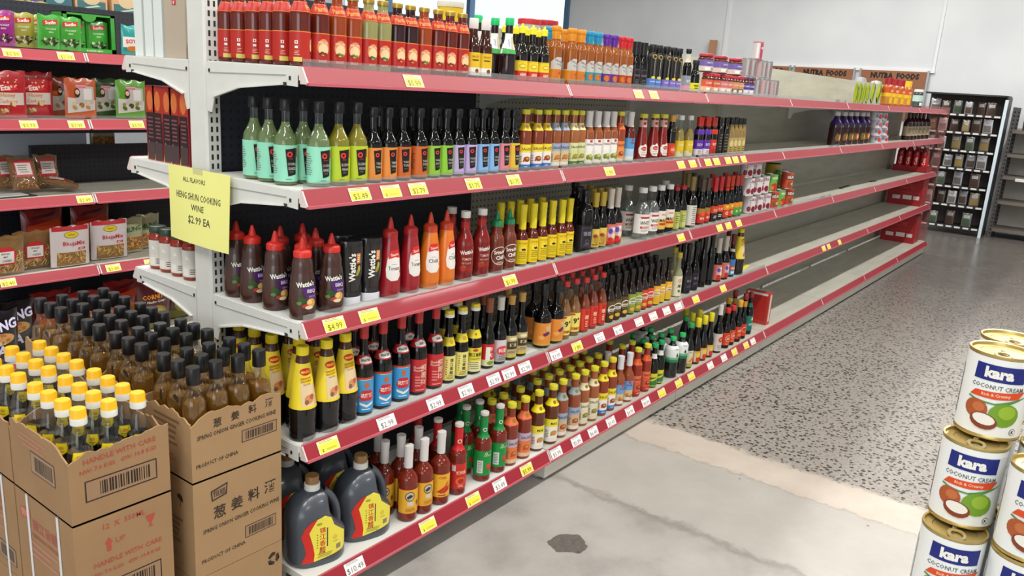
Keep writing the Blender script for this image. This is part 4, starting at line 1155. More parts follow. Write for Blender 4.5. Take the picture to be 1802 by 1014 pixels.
bottle('ycap', 'oyster_sauce_bottle', 'bottle', 'black flask bottle with tall yellow cap', .028, .255, .09, .185, .0115, BLK, (mat('#dfcf1e', .35), .0155, .048, 'screw'),
       [('label', .01, .075, [(.01, .03, '#c2452a'), (.03, .075, '#d9a02c')], [('e', 0, .052, .016, .014, '#e0c04a'), ('e', 0, .03, .018, .01, '#c9381f'), ('r', -.02, .04, .01, .05, '#c9c2b4')])])
soy('wlab', 'black wine-shaped bottle with white label', .0275, .278, '#d4cfc8', .0145, .055, [(.012, .115, '#cfcac4')], [('e', .002, .08, .016, .017, '#cf4a34'), ('e', .002, .08, .005, .005, '#e0a08a'), ('lines', 0, .035, .036, .03, 4, '#8a8680')], z1=.116, zs=.13, zn=.19)
soy('rmag', 'dark bottle with round orange-red label', .027, .24, '#c9302c', .0155, .03, [(.02, .095, '#cf4324')], [('ring', 0, .06, .017, .02, '#e6b8a0'), ('t', 'ABC', 0, .06, .014, '#f0d8c4', .028, .1), ('e', -.01, .028, .008, .005, '#d98a2a')], typ='screw', z1=.096)
soy('ymag', 'dark bottle with yellow cap and red label', .0255, .255, '#d9a52c', .0155, .04, [(.02, .095, '#cb3c22')], [('t', 'ABC', 0, .07, .014, '#f0d8c4', .028, .1), ('e', 0, .045, .014, .01, '#d9762a'), ('e', .004, .028, .01, .006, '#3a2a1a')], typ='screw', z1=.096)
soy('rcap_tall', 'tall dark bottle with dull red cap', .026, .28, '#8a2228', .0155, .035, [(.02, .095, '#cb3c22')], [('ring', 0, .06, .014, .017, '#e6b8a0')], typ='screw', z1=.096, neck=(.2, .235, '#c98a2a'))
soy('teal', 'dark green bottle with teal label and red cap', .0265, .268, '#7a2226', .0145, .035, [(.025, .12, '#147a6a')], [('e', .006, .1, .012, .011, '#d9a05a'), ('e', .008, .102, .007, .006, '#e6d0a8'), ('r', 0, .066, .034, .014, '#8ab5a8'), ('lines', 0, .04, .034, .02, 3, '#0d5a4e')], typ='screw', z1=.122, neck=(.175, .2, '#12604f'), zs=.14, zn=.2)

# ---- vinegar jug with moulded handle
def jug_kind():
    W, D, H = .088, .066, .258
    def outline(z):          # half width by height
        t = z / H
        if t < .03: return .9 + .1 * t / .03
        if t < .48: return 1.0
        if t < .86: return .24 + .76 * max(0, 1 - ((t - .48) / .38) ** 1.9) ** .62
        return .24
    b = MB()
    n = 30
    zs = [0, .004, .01] + [H * i / 24 for i in range(2, 22)]
    vv, ff = [], []
    for z in zs:
        wz = W * outline(z)
        dz = D * min(1, outline(z) * 1.08)
        cx = -.008 * max(0, min(1, (z / H - .35) / .4))
        for i in range(n):
            a = 2 * PI * i / n
            ca, sa = math.cos(a), math.sin(a)
            e = .72
            q = max(0, 1 - ((z / H - .61) / .25) ** 2)
            x = cx + wz * math.copysign(abs(sa) ** e, sa) * (1 - .5 * q if sa > 0 else 1)
            y = -dz * math.copysign(abs(ca) ** e, ca)
            vv.append((x, y, z))
    for j in range(len(zs) - 1):
        for i in range(n):
            k = (i + 1) % n
            ff.append((j * n + i, j * n + k, (j + 1) * n + k, (j + 1) * n + i))
    JB = mat('#41474f', .3, coat=.25)
    ff.append(tuple(range(n))[::-1])
    ff.append(tuple((len(zs) - 1) * n + i for i in range(n)))
    b.add(vv, ff, JB, True)
    parts = [('body', b.mesh('body', 60), None)]
    # handle: curved bar on the right flank
    b = MB()
    path = [(W * outline(H * t) - .019, H * t) for t in (.83, .79, .74, .68, .61, .54, .47, .4, .34)]
    ring = 10
    vv, ff = [], []
    for i, (x, z) in enumerate(path):
        x2, z2 = path[min(i + 1, len(path) - 1)]
        x1, z1 = path[max(i - 1, 0)]
        tx, tz = x2 - x1, z2 - z1
        l = math.hypot(tx, tz)
        nx, nz = -tz / l, tx / l
        for k in range(ring):
            a = 2 * PI * k / ring
            vv.append((x + nx * .013 * math.cos(a), .019 * math.sin(a), z + nz * .013 * math.cos(a)))
    for j in range(len(path) - 1):
        for k in range(ring):
            q = (k + 1) % ring
            ff.append((j * ring + k, (j + 1) * ring + k, (j + 1) * ring + q, j * ring + q))
    b.add(vv, ff, JB, True)
    parts.append(('handle', b.mesh('handle', 60), None))
    b = MB()
    b.lathe([(.021, H * .87), (.0235, H * .872), (.0235, H * .945), (.021, H * .95), (0, H * .95)], plastic('#dcdad6'), 20)
    for v in range(len(b.v)):
        b.v[v] = (b.v[v][0] - .008, b.v[v][1], b.v[v][2])
    parts.append(('neck_collar', b.mesh('neck_collar'), None))
    b = MB()
    b.lathe([(.0205, H * .935), (.0205, H * 1.03), (.019, H * 1.04), (0, H * 1.04)], mat('#8d6a3c', .4), 24)
    for v in range(len(b.v)):
        b.v[v] = (b.v[v][0] - .008, b.v[v][1], b.v[v][2])
    parts.append(('cap', b.mesh('cap'), None))
    def fm(s, z, off):
        wz = W * outline(z)
        dz = D * min(1, outline(z) * 1.08)
        cx = -.008 * max(0, min(1, (z / H - .35) / .4))
        q = min(1, abs((s - cx) / wz)) ** (1 / .72)
        y = -dz * (max(0, 1 - q * q) ** .5) ** .72
        return (s, y - off - .0006, z)
    b = MB()
    sc_ = lambda pts: [(x * 1.1 + .002, y * 1.1 - .004) for x, y in pts]
    yl = [(-.028, .022), (.058, .034), (.066, .045), (.066, .085), (.05, .1), (.03, .118), (.022, .142), (.004, .152), (-.018, .146), (-.03, .128), (-.04, .11), (-.03, .07), (-.026, .045)]
    rd = [(-.06, .018), (-.02, .022), (-.016, .05), (-.022, .075), (-.038, .11), (-.018, .148), (-.036, .14), (-.052, .122), (-.06, .1), (-.053, .075), (-.048, .05)]
    vert = [('t', c, -.002, .118 - .021 * i, .019, '#c2301c' if i < 3 else '#b0241a', None, 0, .015) for i, c in enumerate('镇江香醋')]
    b.decals([('p', sc_(rd), '#c9281e'), ('p', sc_(yl), '#e6d84a'), ('r', -.012, .14, .014, .007, '#4a3a24'), ('t', '恒顺', -.012, .14, .006, '#e0d060', .012)] + vert +
             [('r', .013, .092, .004, .062, '#4a4a3a'), ('lines', -.018, .085, .004, .05, 6, '#5a5a2a'), ('e', .038, .084, .008, .008, '#d6bf3c'), ('lines', .04, .07, .022, .004, 1, '#7a6a2a'), ('t', '净含量', -.004, .044, .007, '#7a6a2a', .024), ('lines', .006, .036, .05, .014, 3, '#8a8040'), ('r', .05, .05, .016, .016, '#8a7a6a')], fm, ds=.008, dz=.008)
    parts.append(('label', b.mesh('label', 60), None))
    kind('jug', 'vinegar_jug', 'jug', 'large dark vinegar jug with red-yellow label', parts, .09, H)
jug_kind()
# ------------------------------------------------------------------ stock on the run
PI2 = PI / 2
# top shelf: first five stand back along the open end, then the front row
for i, u in enumerate((400.5, 424, 449, 474, 498)):
    z = ZL[0]
    x = .04
    y = solve_y(u, x, z + .06)
    put('pan_red', x, y, z, 1.1 + random.uniform(-.15, .15), 'top shelf', 'end row')
row_of(0, [('pan_red', 527, 1.25), ('pan_red', 561), ('pan_orange', 592), ('pan_orange', 621), ('pan_green', 647), ('pan_green', 672), ('pan_dark', 697), ('pan_dark', 722), ('pan_orange', 747), ('pan_red', 769), ('pan_red', 789), ('pan_red', 809),
           ('lemon', 832), ('lemon', 853), ('greencap', 893), ('yelnib', 917), ('yelnib', 935), ('yelnib', 955), ('nan_orange', 977), ('nan_orange', 1003), ('nan_orange', 1020), ('nan_teal', 1035), ('nan_teal', 1050), ('nan_purple', 1065), ('nan_purple', 1077), ('nan_red', 1091), ('nan_red', 1104),
           ('short_blk', 1118), ('short_blk', 1130), ('glz_blue', 1146), ('glz_blue', 1157), ('glz_violet', 1170), ('glz_violet', 1181), ('glz_violet', 1192), ('tall_blk', 1209), ('yel_low', 1222)], .05, 'front row')
row_of(0, [('greencap', 838), ('greencap', 868), ('yelnib', 886), ('yelnib', 905), ('yelnib', 924), ('yelnib', 945), ('nan_teal', 964), ('nan_orange', 992), ('nan_orange', 1012), ('short_blk', 1116), ('short_blk', 1127), ('glz_blue', 1142), ('glz_violet', 1164)], .115, 'second row')
low = [('jar_red', 1243), ('jar_red', 1256), ('jar_pink', 1269), ('jar_pink', 1280), ('jar_tan', 1290), ('jar_tan', 1300), ('jar_violet', 1310), ('jar_violet', 1319), ('tin_grey', 1329), ('tin_pink', 1338), ('tin_grey', 1346), ('tin_pink', 1354), ('tin_grey', 1361)]
row_of(0, low, .045, 'front row', jit=.1)
row_of(0, [(k, u - 6) for k, u in low[1::2]], .10, 'second row', jit=.1)
row_of(0, [('jar_big', 1242), ('jar_big', 1267), ('jar_big', 1292)], .055, 'upper layer', jit=.1, zoff=.0988)
row_of(0, [('tin_grey', 1313), ('tin_grey', 1323), ('tin_pink', 1332), ('tin_grey', 1341), ('tin_grey', 1350)], .055, 'upper layer', jit=.1, zoff=.0988)
row_of(0, [('tin_top', 1333)], .055, 'topmost layer', zoff=.1972)
# second shelf
for u in (448, 473, 503):
    z = ZL[1]
    x = .042
    put('mint', x, solve_y(u, x, z + .1), z, -.4, 'second shelf', 'end row')
row_of(1, [('mint', 563), ('lime', 596), ('lime', 626), ('s_orange', 655), ('s_orange', 681), ('s_rust', 708), ('s_rust', 738), ('s_green', 762), ('s_green', 783), ('s_lilac', 804), ('s_lilac', 825), ('s_blue', 847), ('s_blue', 867), ('s_pink', 886), ('s_yel', 903),
           ('th_yel', 922), ('th_yel', 943), ('th_yel', 960), ('th_grey', 976), ('th_grey', 991), ('th_pale', 1006), ('th_pale', 1020), ('fo_green', 1034), ('fo_green', 1048), ('fo_green', 1063), ('fo_green', 1077), ('th_orneck', 1089), ('fo_blue', 1107), ('ketch', 1128), ('ketch', 1150), ('ketch', 1164), ('dk_orange', 1181), ('clr_yel', 1195), ('clr_yel', 1211),
           ('sq_purple', 1230), ('sq_purple', 1242), ('sq_red', 1253), ('dk_slim', 1265), ('dk_slim', 1275), ('gold_slim', 1284), ('gold_slim', 1291), ('gold_slim', 1298), ('gold_slim', 1305)], .047, 'front row')
row_of(1, [('mint', 534), ('s_orange', 668), ('s_rust', 723), ('s_green', 772), ('s_lilac', 836), ('s_blue', 857), ('s_pink', 880), ('th_yel', 932), ('th_grey', 968), ('th_pale', 1000), ('fo_green', 1040), ('fo_blue', 1098), ('clr_yel', 1188), ('sq_purple', 1236), ('dk_slim', 1260), ('gold_slim', 1282), ('gold_slim', 1293)], .12, 'second row')
# third shelf
for u in (423, 451, 488):
    z = ZL[2]
    x = .045
    put('bbq', x, solve_y(u, x, z + .08), z, -.25, 'third shelf', 'end row')
row_of(2, [('bbq', 531), ('bbq', 581), ('tottle', 618), ('tottle', 653), ('tom', 686), ('tom', 722), ('chil', 755), ('chil', 783, .3), ('wketch', 816), ('wketch', 847), ('sri', 872), ('sri', 895),
           ('yelhot', 919), ('yelhot', 936), ('yelhot', 953), ('yelhot', 971), ('yelhot', 986), ('yelhot', 1000), ('pet_soy', 1027), ('soy_gold', 1046), ('soy_gold', 1058), ('soy_art', 1071), ('soy_art', 1084), ('wvin', 1127), ('wvin', 1145), ('malt', 1159), ('malt', 1174), ('grn_lab', 1187), ('grn_lab', 1199),
           ('wht_lab', 1216), ('red_lab', 1233), ('red_lab', 1243), ('red_cap', 1255), ('red_cap', 1266), ('red_cir', 1276), ('red_cir', 1285), ('grn_bot', 1293), ('grn_bot', 1301)], .055, 'front row')
row_of(2, [('bbq', 505), ('bbq', 552), ('tottle', 604), ('wketch', 793), ('yelhot', 878), ('yelhot', 895), ('yelhot', 912), ('yelhot', 931), ('yelhot', 951), ('pet_soy', 1015), ('soy_gold', 1040), ('soy_gold', 1053), ('soy_gold', 1066), ('wvin', 1103), ('malt', 1168), ('wht_lab', 1207), ('red_lab', 1228), ('red_cap', 1250), ('red_cir', 1272), ('grn_bot', 1290)], .135, 'second row')
row_of(2, [('bbq', 475), ('bbq', 514), ('pet_soy', 1008), ('soy_gold', 1034), ('wht_lab', 1200), ('red_lab', 1218)], .215, 'third row')
for lay in range(3):
    zo = .1085 * lay
    nm = ('front row, lowest layer', 'front row, middle layer', 'front row, highest layer')[lay]
    it = [[('tin_lychee', 1317), ('tin_lychee', 1331), ('tin_lychee', 1344), ('tin_white_red', 1358), ('tin_green', 1371), ('tin_white_red', 1385)], [('tin_lychee', 1315), ('tin_lychee', 1329), ('tin_lychee', 1342), ('tin_green', 1356), ('tin_white_red', 1384)], [('tin_lychee', 1312), ('tin_lychee', 1328)]][lay]
    row_of(2, it, .055, nm, jit=.25, zoff=zo)
row_of(2, [('tin_green', 1373)], .13, 'second row, on a tin', zoff=.1085)
row_of(2, [('tin_green', 1369), ('tin_green', 1381)], .13, 'second row')
row_of(2, [('tin_olive', 1352), ('tin_olive', 1366)], .24, 'back row', zoff=0)
row_of(2, [('tin_olive', 1360)], .24, 'back row, on two tins', zoff=.1203)
# fourth shelf
for u, x in ((436, .05), (458, .05), (492, .052)):
    z = ZL[3]
    put('maggi', x, solve_y(u, x, z + .16), z, -.4, 'fourth shelf', 'end row')
row_of(3, [('maggi', 531, .15), ('maggi', 571, .1), ('maggi', 607), ('sx_blue', 637), ('sx_blue', 672), ('sx_blue', 705), ('sx_red', 736), ('sx_red', 765), ('zj', 789), ('zj', 811), ('zj_wide', 833), ('hai', 858), ('silver', 879), ('goldlab', 898), ('goldlab', 916), ('org_big', 956), ('org_big', 978),
           ('nine', 994), ('nine', 1011), ('redlab_clr', 1027), ('redlab_clr', 1043), ('redlab_clr', 1058), ('lg_brown', 1072), ('lg_brown', 1084), ('lg_brown', 1097), ('lg_green', 1110), ('lg_green', 1121), ('lg_red', 1132), ('lg_red', 1142), ('lg_yel', 1153), ('lg_yel', 1163), ('lg_yel', 1175), ('mirin', 1192),
           ('blk_plain', 1209), ('blk_plain', 1223), ('blk_slim', 1238), ('blk_slim', 1249), ('soy_art', 1263), ('soy_art', 1275), ('blue_lab', 1287), ('maggi', 1299)], .058, 'front row')
row_of(3, [('maggi', 545), ('maggi', 505), ('sx_blue', 622), ('sx_blue', 656), ('sx_red', 716), ('zj', 780), ('zj', 802), ('hai', 848), ('goldlab', 890), ('org_big', 938), ('org_big', 962), ('nine', 985), ('nine', 1003), ('redlab_clr', 1021), ('redlab_clr', 1037), ('redlab_clr', 1052), ('lg_brown', 1066), ('lg_brown', 1079), ('lg_brown', 1092), ('lg_green', 1105), ('lg_green', 1117), ('lg_red', 1129), ('lg_yel', 1140), ('lg_yel', 1151), ('mirin', 1185), ('blk_plain', 1200), ('blk_slim', 1229), ('soy_art', 1257), ('blue_lab', 1279)], .135, 'second row')
row_of(3, [('maggi', 470), ('lg_brown', 1060), ('lg_brown', 1074), ('lg_green', 1099), ('lg_green', 1111), ('lg_red', 1122), ('lg_yel', 1134), ('blk_plain', 1191), ('nine', 978), ('redlab_clr', 1030)], .215, 'third row')
# bottom shelf
jy = ((562, .045), (648, .045))
for (u, y), nm in zip(jy, ('front row', 'front row')):
    z = ZL[4]
    put('jug', solve_x(u, y, z + .12), y, z, -.3, 'bottom shelf', nm)
for u, y in ((524, .19), (597, .19)):
    put('jug', solve_x(u, y, ZL[4] + .12), y, ZL[4], -.3, 'bottom shelf', 'second row')
row_of(4, [('eagle', 719, .1), ('eagle', 744, .1), ('chilli_pic', 774), ('redneck', 805), ('greenneck', 849), ('greenneck', 877), ('b_org', 898), ('b_org', 921), ('b_yel', 945), ('b_yel', 969), ('b_grey', 988), ('b_grey', 1009), ('b_cream', 1026), ('b_cream', 1042), ('b_blue', 1059), ('b_blue', 1075), ('b_foil', 1090), ('b_foil', 1104), ('b_red', 1120), ('b_red', 1136), ('grn_cap', 1149), ('grn_cap', 1161),
           ('fizz', 1182), ('fizz', 1197), ('grn_tall', 1212), ('ycap', 1226), ('ycap', 1237), ('ycap', 1248), ('wlab', 1263), ('rmag', 1277), ('rmag', 1287), ('ymag', 1298), ('rcap_tall', 1308), ('teal', 1321)], .005, 'front row')
row_of(4, [('eagle', 676), ('eagle', 702), ('chilli_pic', 735), ('redneck', 768), ('greenneck', 819), ('greenneck', 842), ('b_org', 862), ('b_org', 884), ('b_yel', 912), ('b_yel', 942), ('b_grey', 962), ('b_grey', 981), ('b_cream', 999), ('b_cream', 1016), ('b_blue', 1033), ('b_blue', 1049), ('b_foil', 1066), ('b_red', 1092), ('b_red', 1109), ('grn_cap', 1128), ('grn_cap', 1143), ('fizz', 1160), ('fizz', 1176), ('grn_tall', 1203), ('ycap', 1214), ('ycap', 1227), ('ymag', 1278), ('rcap_tall', 1289)], .082, 'second row')
row_of(4, [('eagle', 665), ('redneck', 734), ('greenneck', 810), ('b_yel', 885), ('b_grey', 935), ('b_grey', 954), ('b_cream', 973), ('b_cream', 990), ('b_blue', 1007), ('b_blue', 1024), ('b_red', 1070), ('grn_cap', 1110), ('fizz', 1142), ('ycap', 1203)], .162, 'third row')
row_of(4, [('b_yel', 860), ('b_grey', 911), ('b_cream', 946), ('b_blue', 982), ('fizz', 1128)], .242, 'fourth row')

# ------------------------------------------------------------------ cartons at the end of the run
def carton(name, label, x0, y0, z0, W, D, H, faceart, sideart, open_top=False, tape=False, straps=(), cm=None, seed=1, dividers=False):
    root = empty(name, (x0 + W / 2, y0 + D / 2, z0 + .0003))
    tag(root, label, 'carton', 'cardboard cartons stacked at the end of the shelving')
    rnd = random.Random(seed)
    cm = cm or CARD
    t = .004
    hx, hy = W / 2, D / 2
    b = MB()
    if open_top:
        b.box(-hx, -hy, 0, hx, hy, t, cm)
        def wall(ax, fixed, a, c):
            n = 22
            top = []
            wk = 0
            for i in range(n + 1):
                p = a + (c - a) * i / n
                wk = max(-.012, min(.006, wk + rnd.uniform(-.006, .006)))
                s = H + wk - (.022 * max(0, 1 - abs(p - a) / .05) if ax == 1 else 0) - (.02 * max(0, 1 - abs(p - a) / .06) if ax == 0 else 0)
                top.append((p, s))
            poly = [(a, 0)] + [(c, 0)] + top[::-1]
            b.extrude(poly, ax, fixed, fixed + t, cm)
        wall(1, -hy, -hx, hx)
        wall(1, hy - t, -hx, hx)
        wall(0, -hx, -hy + t + .0002, hy - t - .0002)
        wall(0, hx - t, -hy + t + .0002, hy - t - .0002)
    else:
        b.box(-hx, -hy, 0, hx, hy, H, cm)
        b.box(-hx - .0004, -.0008, H - .0002, hx + .0004, .0008, H + .0004, mat('#6d4f33', .8))
    if faceart:
        b.decals(faceart, lambda s, z, off: (s, -hy - off, z), ds=None)
    if sideart:
        b.decals(sideart, lambda s, z, off: (-hx - off, -s, z), ds=None)
    o = b.build('carton_body', root)
    if tape:
        b = MB()
        b.box(-hx - .0006, -.024, H, hx + .0006, .024, H + .0006, glass('#d9c09a', .2, .45, '#b08a5a', name='packing_tape'))
        b.build('packing_tape', root)
    if dividers:
        b = MB()
        for fx in (-.03475, .03475):
            b.box(fx - .0008, -hy + t, t, fx + .0008, hy - t, H - .06, mat('#8a8672', .8))
        for fy in (-.0695, 0, .0695):
            b.box(-hx + t, fy - .0008, t, hx - t, fy + .0008, H - .055, mat('#8a8672', .8))
        b.build('divider', root)
    for sx in straps:
        b = MB()
        b.box(-hx - .002, sx - .005, -.0, -hx - .0008, sx + .005, H + .0015, plastic('#d9d9dc'))
        b.box(-hx - .002, sx - .005, H + .001, -hx + .03, sx + .005, H + .0015, plastic('#d9d9dc'))
        b.build('strap', root)
    return root
RD, BKI = '#a84a3a', '#2e231a'
def redface(lines=True):
    a = [('r', 0, .075, .17, .052, BKI), ('r', 0, .075, .164, .046, '#96775a'), ('bar', .008, .075, .135, .04, '#241a14', None)]
    return a
HB = .272
AX0, AY0 = -.604, .034
fa_top = [('t', 'HANDLE WITH CARE', .0, .150, .013, RD, .17, .03), ('t', 'NW: 7.0 KGS   GW: 10.8 KGS', -.004, .127, .011, RD, .18, .03)] + redface()
sa_top = [('r', .02, .1, .12, .055, BKI), ('r', .02, .1, .115, .05, '#96775a'), ('bar', .024, .1, .1, .044, '#241a14', None), ('lines', -.02, .146, .15, .035, 3, '#b0705a')]
fa_low = [('t', '12  X  550ML', -.0, .245, .014, RD, .15), ('p', [(-.05, .2), (-.04, .215), (-.03, .2), (-.035, .2), (-.035, .18), (-.045, .18), (-.045, .2)], RD), ('t', 'UP', -.012, .2, .014, RD, .03, 0, 0), ('t', 'HANDLE WITH CARE', .006, .155, .013, RD, .165), ('t', 'NW: 7.0 KGS   GW: 10.8 KGS', .0, .13, .01, RD, .17),
          ('p', [(.05, .232), (.075, .232), (.07, .217), (.065, .213), (.065, .203), (.071, .2), (.054, .2), (.06, .203), (.06, .213), (.055, .217)], RD)] + redface()
sa_low = [('p', [(-.125, .225), (-.07, .235), (-.07, .205), (-.125, .195)], RD), ('t', '恒顺', -.098, .215, .02, '#c9a07a', .045), ('t', '镇江香醋', .0, .2, .03, RD, .13), ('t', 'CHINKIANG VINEGAR', .0, .17, .012, RD, .14), ('lines', -.01, .13, .16, .05, 3, '#b0705a'), ('r', .07, .05, .1, .05, BKI), ('r', .07, .05, .095, .045, '#96775a'), ('bar', .07, .05, .085, .04, '#241a14', None)]
for i, (yy, nm) in enumerate(((AY0, 'front'), (AY0 + .298, 'rear'))):
    pos = 'nearest the aisle' if i == 0 else 'standing behind the nearer stack'
    carton('open_carton', 'torn-open brown carton of yellow-capped vinegar bottles, ' + pos, AX0, yy, 2 * HB, .236, .292, .176, fa_top if i == 0 else [], sa_top, open_top=True, seed=3 + i, dividers=True)
    carton('sealed_carton', 'strapped brown carton with red print, directly under yellow-capped bottles, ' + pos, AX0, yy, HB, .236, .292, HB - .002, fa_low if i == 0 else [], sa_low, straps=(.08, -.075), tape=False)
    carton('sealed_carton', 'lowest brown carton under the yellow-capped bottles, ' + pos, AX0, yy, 0, .236, .292, HB - .002, fa_low if i == 0 else [], sa_low, straps=(.08, -.075))
BX0 = -.317
KI = '#33281c'
fb = [('p', [(-.085, .235), (-.035, .245), (-.038, .212), (-.082, .205)], KI), ('p', [(-.081, .2315), (-.039, .240), (-.042, .216), (-.079, .2095)], '#96775a'), ('t', '恒顺', -.06, .224, .018, KI, .036)]
fb += [('t', c, -.06 + .052 * i, .17 + .004 * i, .036, KI, None, 0, .015) for i, c in enumerate('葱姜料酒')]
fb += [('t', 'SPRING ONION GINGER COOKING WINE', .008, .13, .012, KI, .235, .02), ('t', 'PRODUCT OF CHINA', -.05, .045, .011, KI, .13, .02), ('r', .065, .075, .1, .036, KI), ('r', .065, .075, .096, .032, '#96775a'), ('bar', .065, .075, .088, .029, '#241a14', None)]
fb_top = [('t', c, -.06 + .052 * i, .148 + .003 * i, .024, KI, None, 0, .015) for i, c in enumerate('葱姜料酒')] + [('t', 'SPRING ONION GINGER COOKING WINE', .0, .122, .012, KI, .235, .02), ('t', 'PRODUCT OF CHINA', -.062, .045, .011, KI, .12, .02), ('r', .065, .085, .11, .034, KI), ('r', .065, .085, .106, .030, '#96775a'), ('bar', .065, .085, .098, .027, '#241a14', None),
         ]
sb = [('p', [(.035, .215), (.06, .205), (.062, .212), (.058, .222), (.048, .226), (.038, .224)], KI), ('r', .049, .2, .002, .02, KI), ('r', -.02, .205, .012, .03, KI), ('lines', 0, .12, .12, .08, 5, '#7a6248'), ('lines', 0, .05, .12, .02, 2, '#a8644a')]
rec = []
for k in range(3):
    a = k * 2 * PI / 3 + .5
    q = [rot2(x, y, a) for x, y in ((-.010, .008), (.006, .008), (.006, .004), (.015, .012), (.006, .02), (.006, .016), (-.012, .016))]
    rec.append(('p', [(.105 + x, .225 + y) for x, y in q], KI))
ys = (.022, .262, .486, .712)
for i, y0 in enumerate(ys):
    pos = ('nearest the aisle', 'second back from the aisle', 'third back from the aisle', 'furthest back')[i]
    D = .215
    carton('open_carton', 'torn-open brown carton of black-capped cooking wine, ' + pos, BX0, y0, 2 * HB, .268, D, .176, fb_top if i == 0 else [], sb, open_top=True, seed=11 + i, cm=CARD2)
    carton('sealed_carton', 'sealed brown carton with black print, under the cooking wine, ' + pos, BX0, y0, HB, .268, D, HB - .002, fb if i == 0 else [], sb, tape=True, cm=CARD2)
    carton('sealed_carton', 'lowest brown carton under the cooking wine, ' + pos, BX0, y0, 0, .268, D, HB - .002, (fb[:0] + rec) if i == 0 else [], sb, tape=True, cm=CARD2)
# crumpled tape under the open carton is its own strip of packing material
WINE = glass('#d9b468', .05, .3, '#a87c30', name='cooking_wine')
pfk = [(0, 0), (.027, 0), (.0298, .003), (.0303, .01), (.0303, .16), (.0303, .178), (.029, .192), (.0265, .205), (.02, .216), (.0155, .224), (.0135, .233), (.013, .245), (.0125, .286), (0, .286)]
bottle('flask', 'cooking_wine_bottle', 'bottle', 'black-capped cooking wine', .0318, .29, 0, 0, 0, glass('#fbfcfa', .13, name='clear_glass'), ('#0e0e11', .0175, .045, 'screw'),
       [('cap_band', .256, .266, mat('#17171a', .4), [('r', -.006 + .0, .259, .005, .006, '#8d8d8d'), ('r', .005, .259, .005, .006, '#8d8d8d')]), ('label', .02, .12, '#c9b98a', [('t', '料酒', 0, .07, .02, K_, .04)])], pf=[(r, min(z, .287)) for r, z in pfk], fill=(.2, WINE), seg=20)
pfy = [(0, 0), (.03, 0), (.0318, .004), (.0322, .012), (.0322, .115), (.031, .135), (.027, .16), (.021, .185), (.0155, .205), (.0135, .215), (.013, .25), (0, .25)]
bottle('vinyel', 'vinegar_bottle', 'bottle', 'yellow-capped vinegar', .034, .257, 0, 0, 0, glass('#fbfcfa', .11, name='clear_glass'), ('#e8b012', .0172, .037, 'band2'),
       [('neck_tag', .138, .139, CL, [('p', [(-.016, .142), (0, .131), (.016, .142), (.012, .162), (-.012, .162)], '#6a5a14'), ('p', [(-.0148, .1425), (0, .1325), (.0148, .1425), (.011, .161), (-.011, .161)], '#e3cf22'), ('e', 0, .15, .006, .004, '#c9962a'), ('lines', 0, .142, .014, .004, 1, '#8a6a1a')]),
        ('label', .02, .1, '#d9d27a', None)], pf=pfy, fill=(.155, mat('#120f10', .1, coat=.5)), seg=20)
XB = (-.284, -.222, -.16, -.094)
YBX = ((.056, .118, .182), (.3, .362, .432), (.516, .568, .632), (.745, .80, .862))
for bi, yy in enumerate(YBX):
    cn = ('carton nearest the aisle', 'second carton from the aisle', 'third carton from the aisle', 'carton furthest back')[bi]
    yc = ys[bi] + .1075
    for ri in range(3):
        for ci, x in enumerate(XB):
            y = yc + (ri - 1) * .066 + random.uniform(-.001, .001)
            p = put('flask', BX0 + .134 + (ci - 1.5) * .0645 + random.uniform(-.0006, .0006), y, 2 * HB + .0045, random.uniform(-.4, .4) - .4)
            PLACED.pop()
            p['label'] = 'black-capped cooking wine bottle, %s from left in %s row, %s' % (ORD[ci], ('front', 'middle', 'rear')[ri], cn)
            p['group'] = 'cooking wine bottles in the open cartons'
for bi in range(2):
    cn = ('carton nearest the aisle', 'carton standing behind')[bi]
    yc = AY0 + .298 * bi + .146
    for ci in range(3):
        for ri in range(4):
            p = put('vinyel', AX0 + .118 + (ci - 1) * .0695 + random.uniform(-.0005, .0005), yc + (ri - 1.5) * .0695 + random.uniform(-.0005, .0005), 2 * HB + .0045, -.75 + random.uniform(-.3, .3))
            PLACED.pop()
            p['label'] = 'yellow-capped vinegar bottle, %s from left in %s row, %s' % (ORD[ci], ('front', 'second', 'third', 'rear')[ri], cn)
            p['group'] = 'vinegar bottles in the open cartons'
# the yellow notice taped to the end post
def notice():
    root = empty('paper_notice', (-.012, .435, 1.052))
    tag(root, 'yellow paper notice about cooking wine price, taped to the white end post', 'sign')
    W, Hh = .31, .22
    def f(s, z, off):
        bow = .012 * math.sin((s / W + .5) * PI) * (1 - z / Hh) + .02 * max(0, s / W) * (1 - z / Hh) + .004
        return (-bow - off, -s, z)
    b = MB()
    b.decals([('r', 0, Hh / 2, W, Hh, mat('#e9e88c', .7))], f, ds=.02, dz=.03, off=0)
    n0 = len(b.v)
    b.decals([('r', 0, Hh / 2, W, Hh, mat('#e9e88c', .7))], f, ds=.02, dz=.03, off=-.0004)
    b.build('sheet', root)
    b = MB()
    ink = '#4a4a3a'
    b.decals([('t', 'ALL FLAVORS', -.02, .185, .014, ink, .115), ('t', 'HENG SHUN COOKING', .0, .138, .02, ink, .225), ('t', 'WINE', .0, .107, .018, ink, None), ('t', '$2.99 EA', .01, .07, .026, ink, .12)], f, ds=.02, dz=.03, off=.0004)
    b.build('lettering', root)
    b = MB()
    b.decals([('r', 0, Hh - .006, .05, .018, glass('#ffffff', .15, .2, '#e0e0d0', name='clear_tape'))], f, ds=.02, dz=.03, off=.0012)
    b.build('tape', root)
    return root
NOTICE = notice()
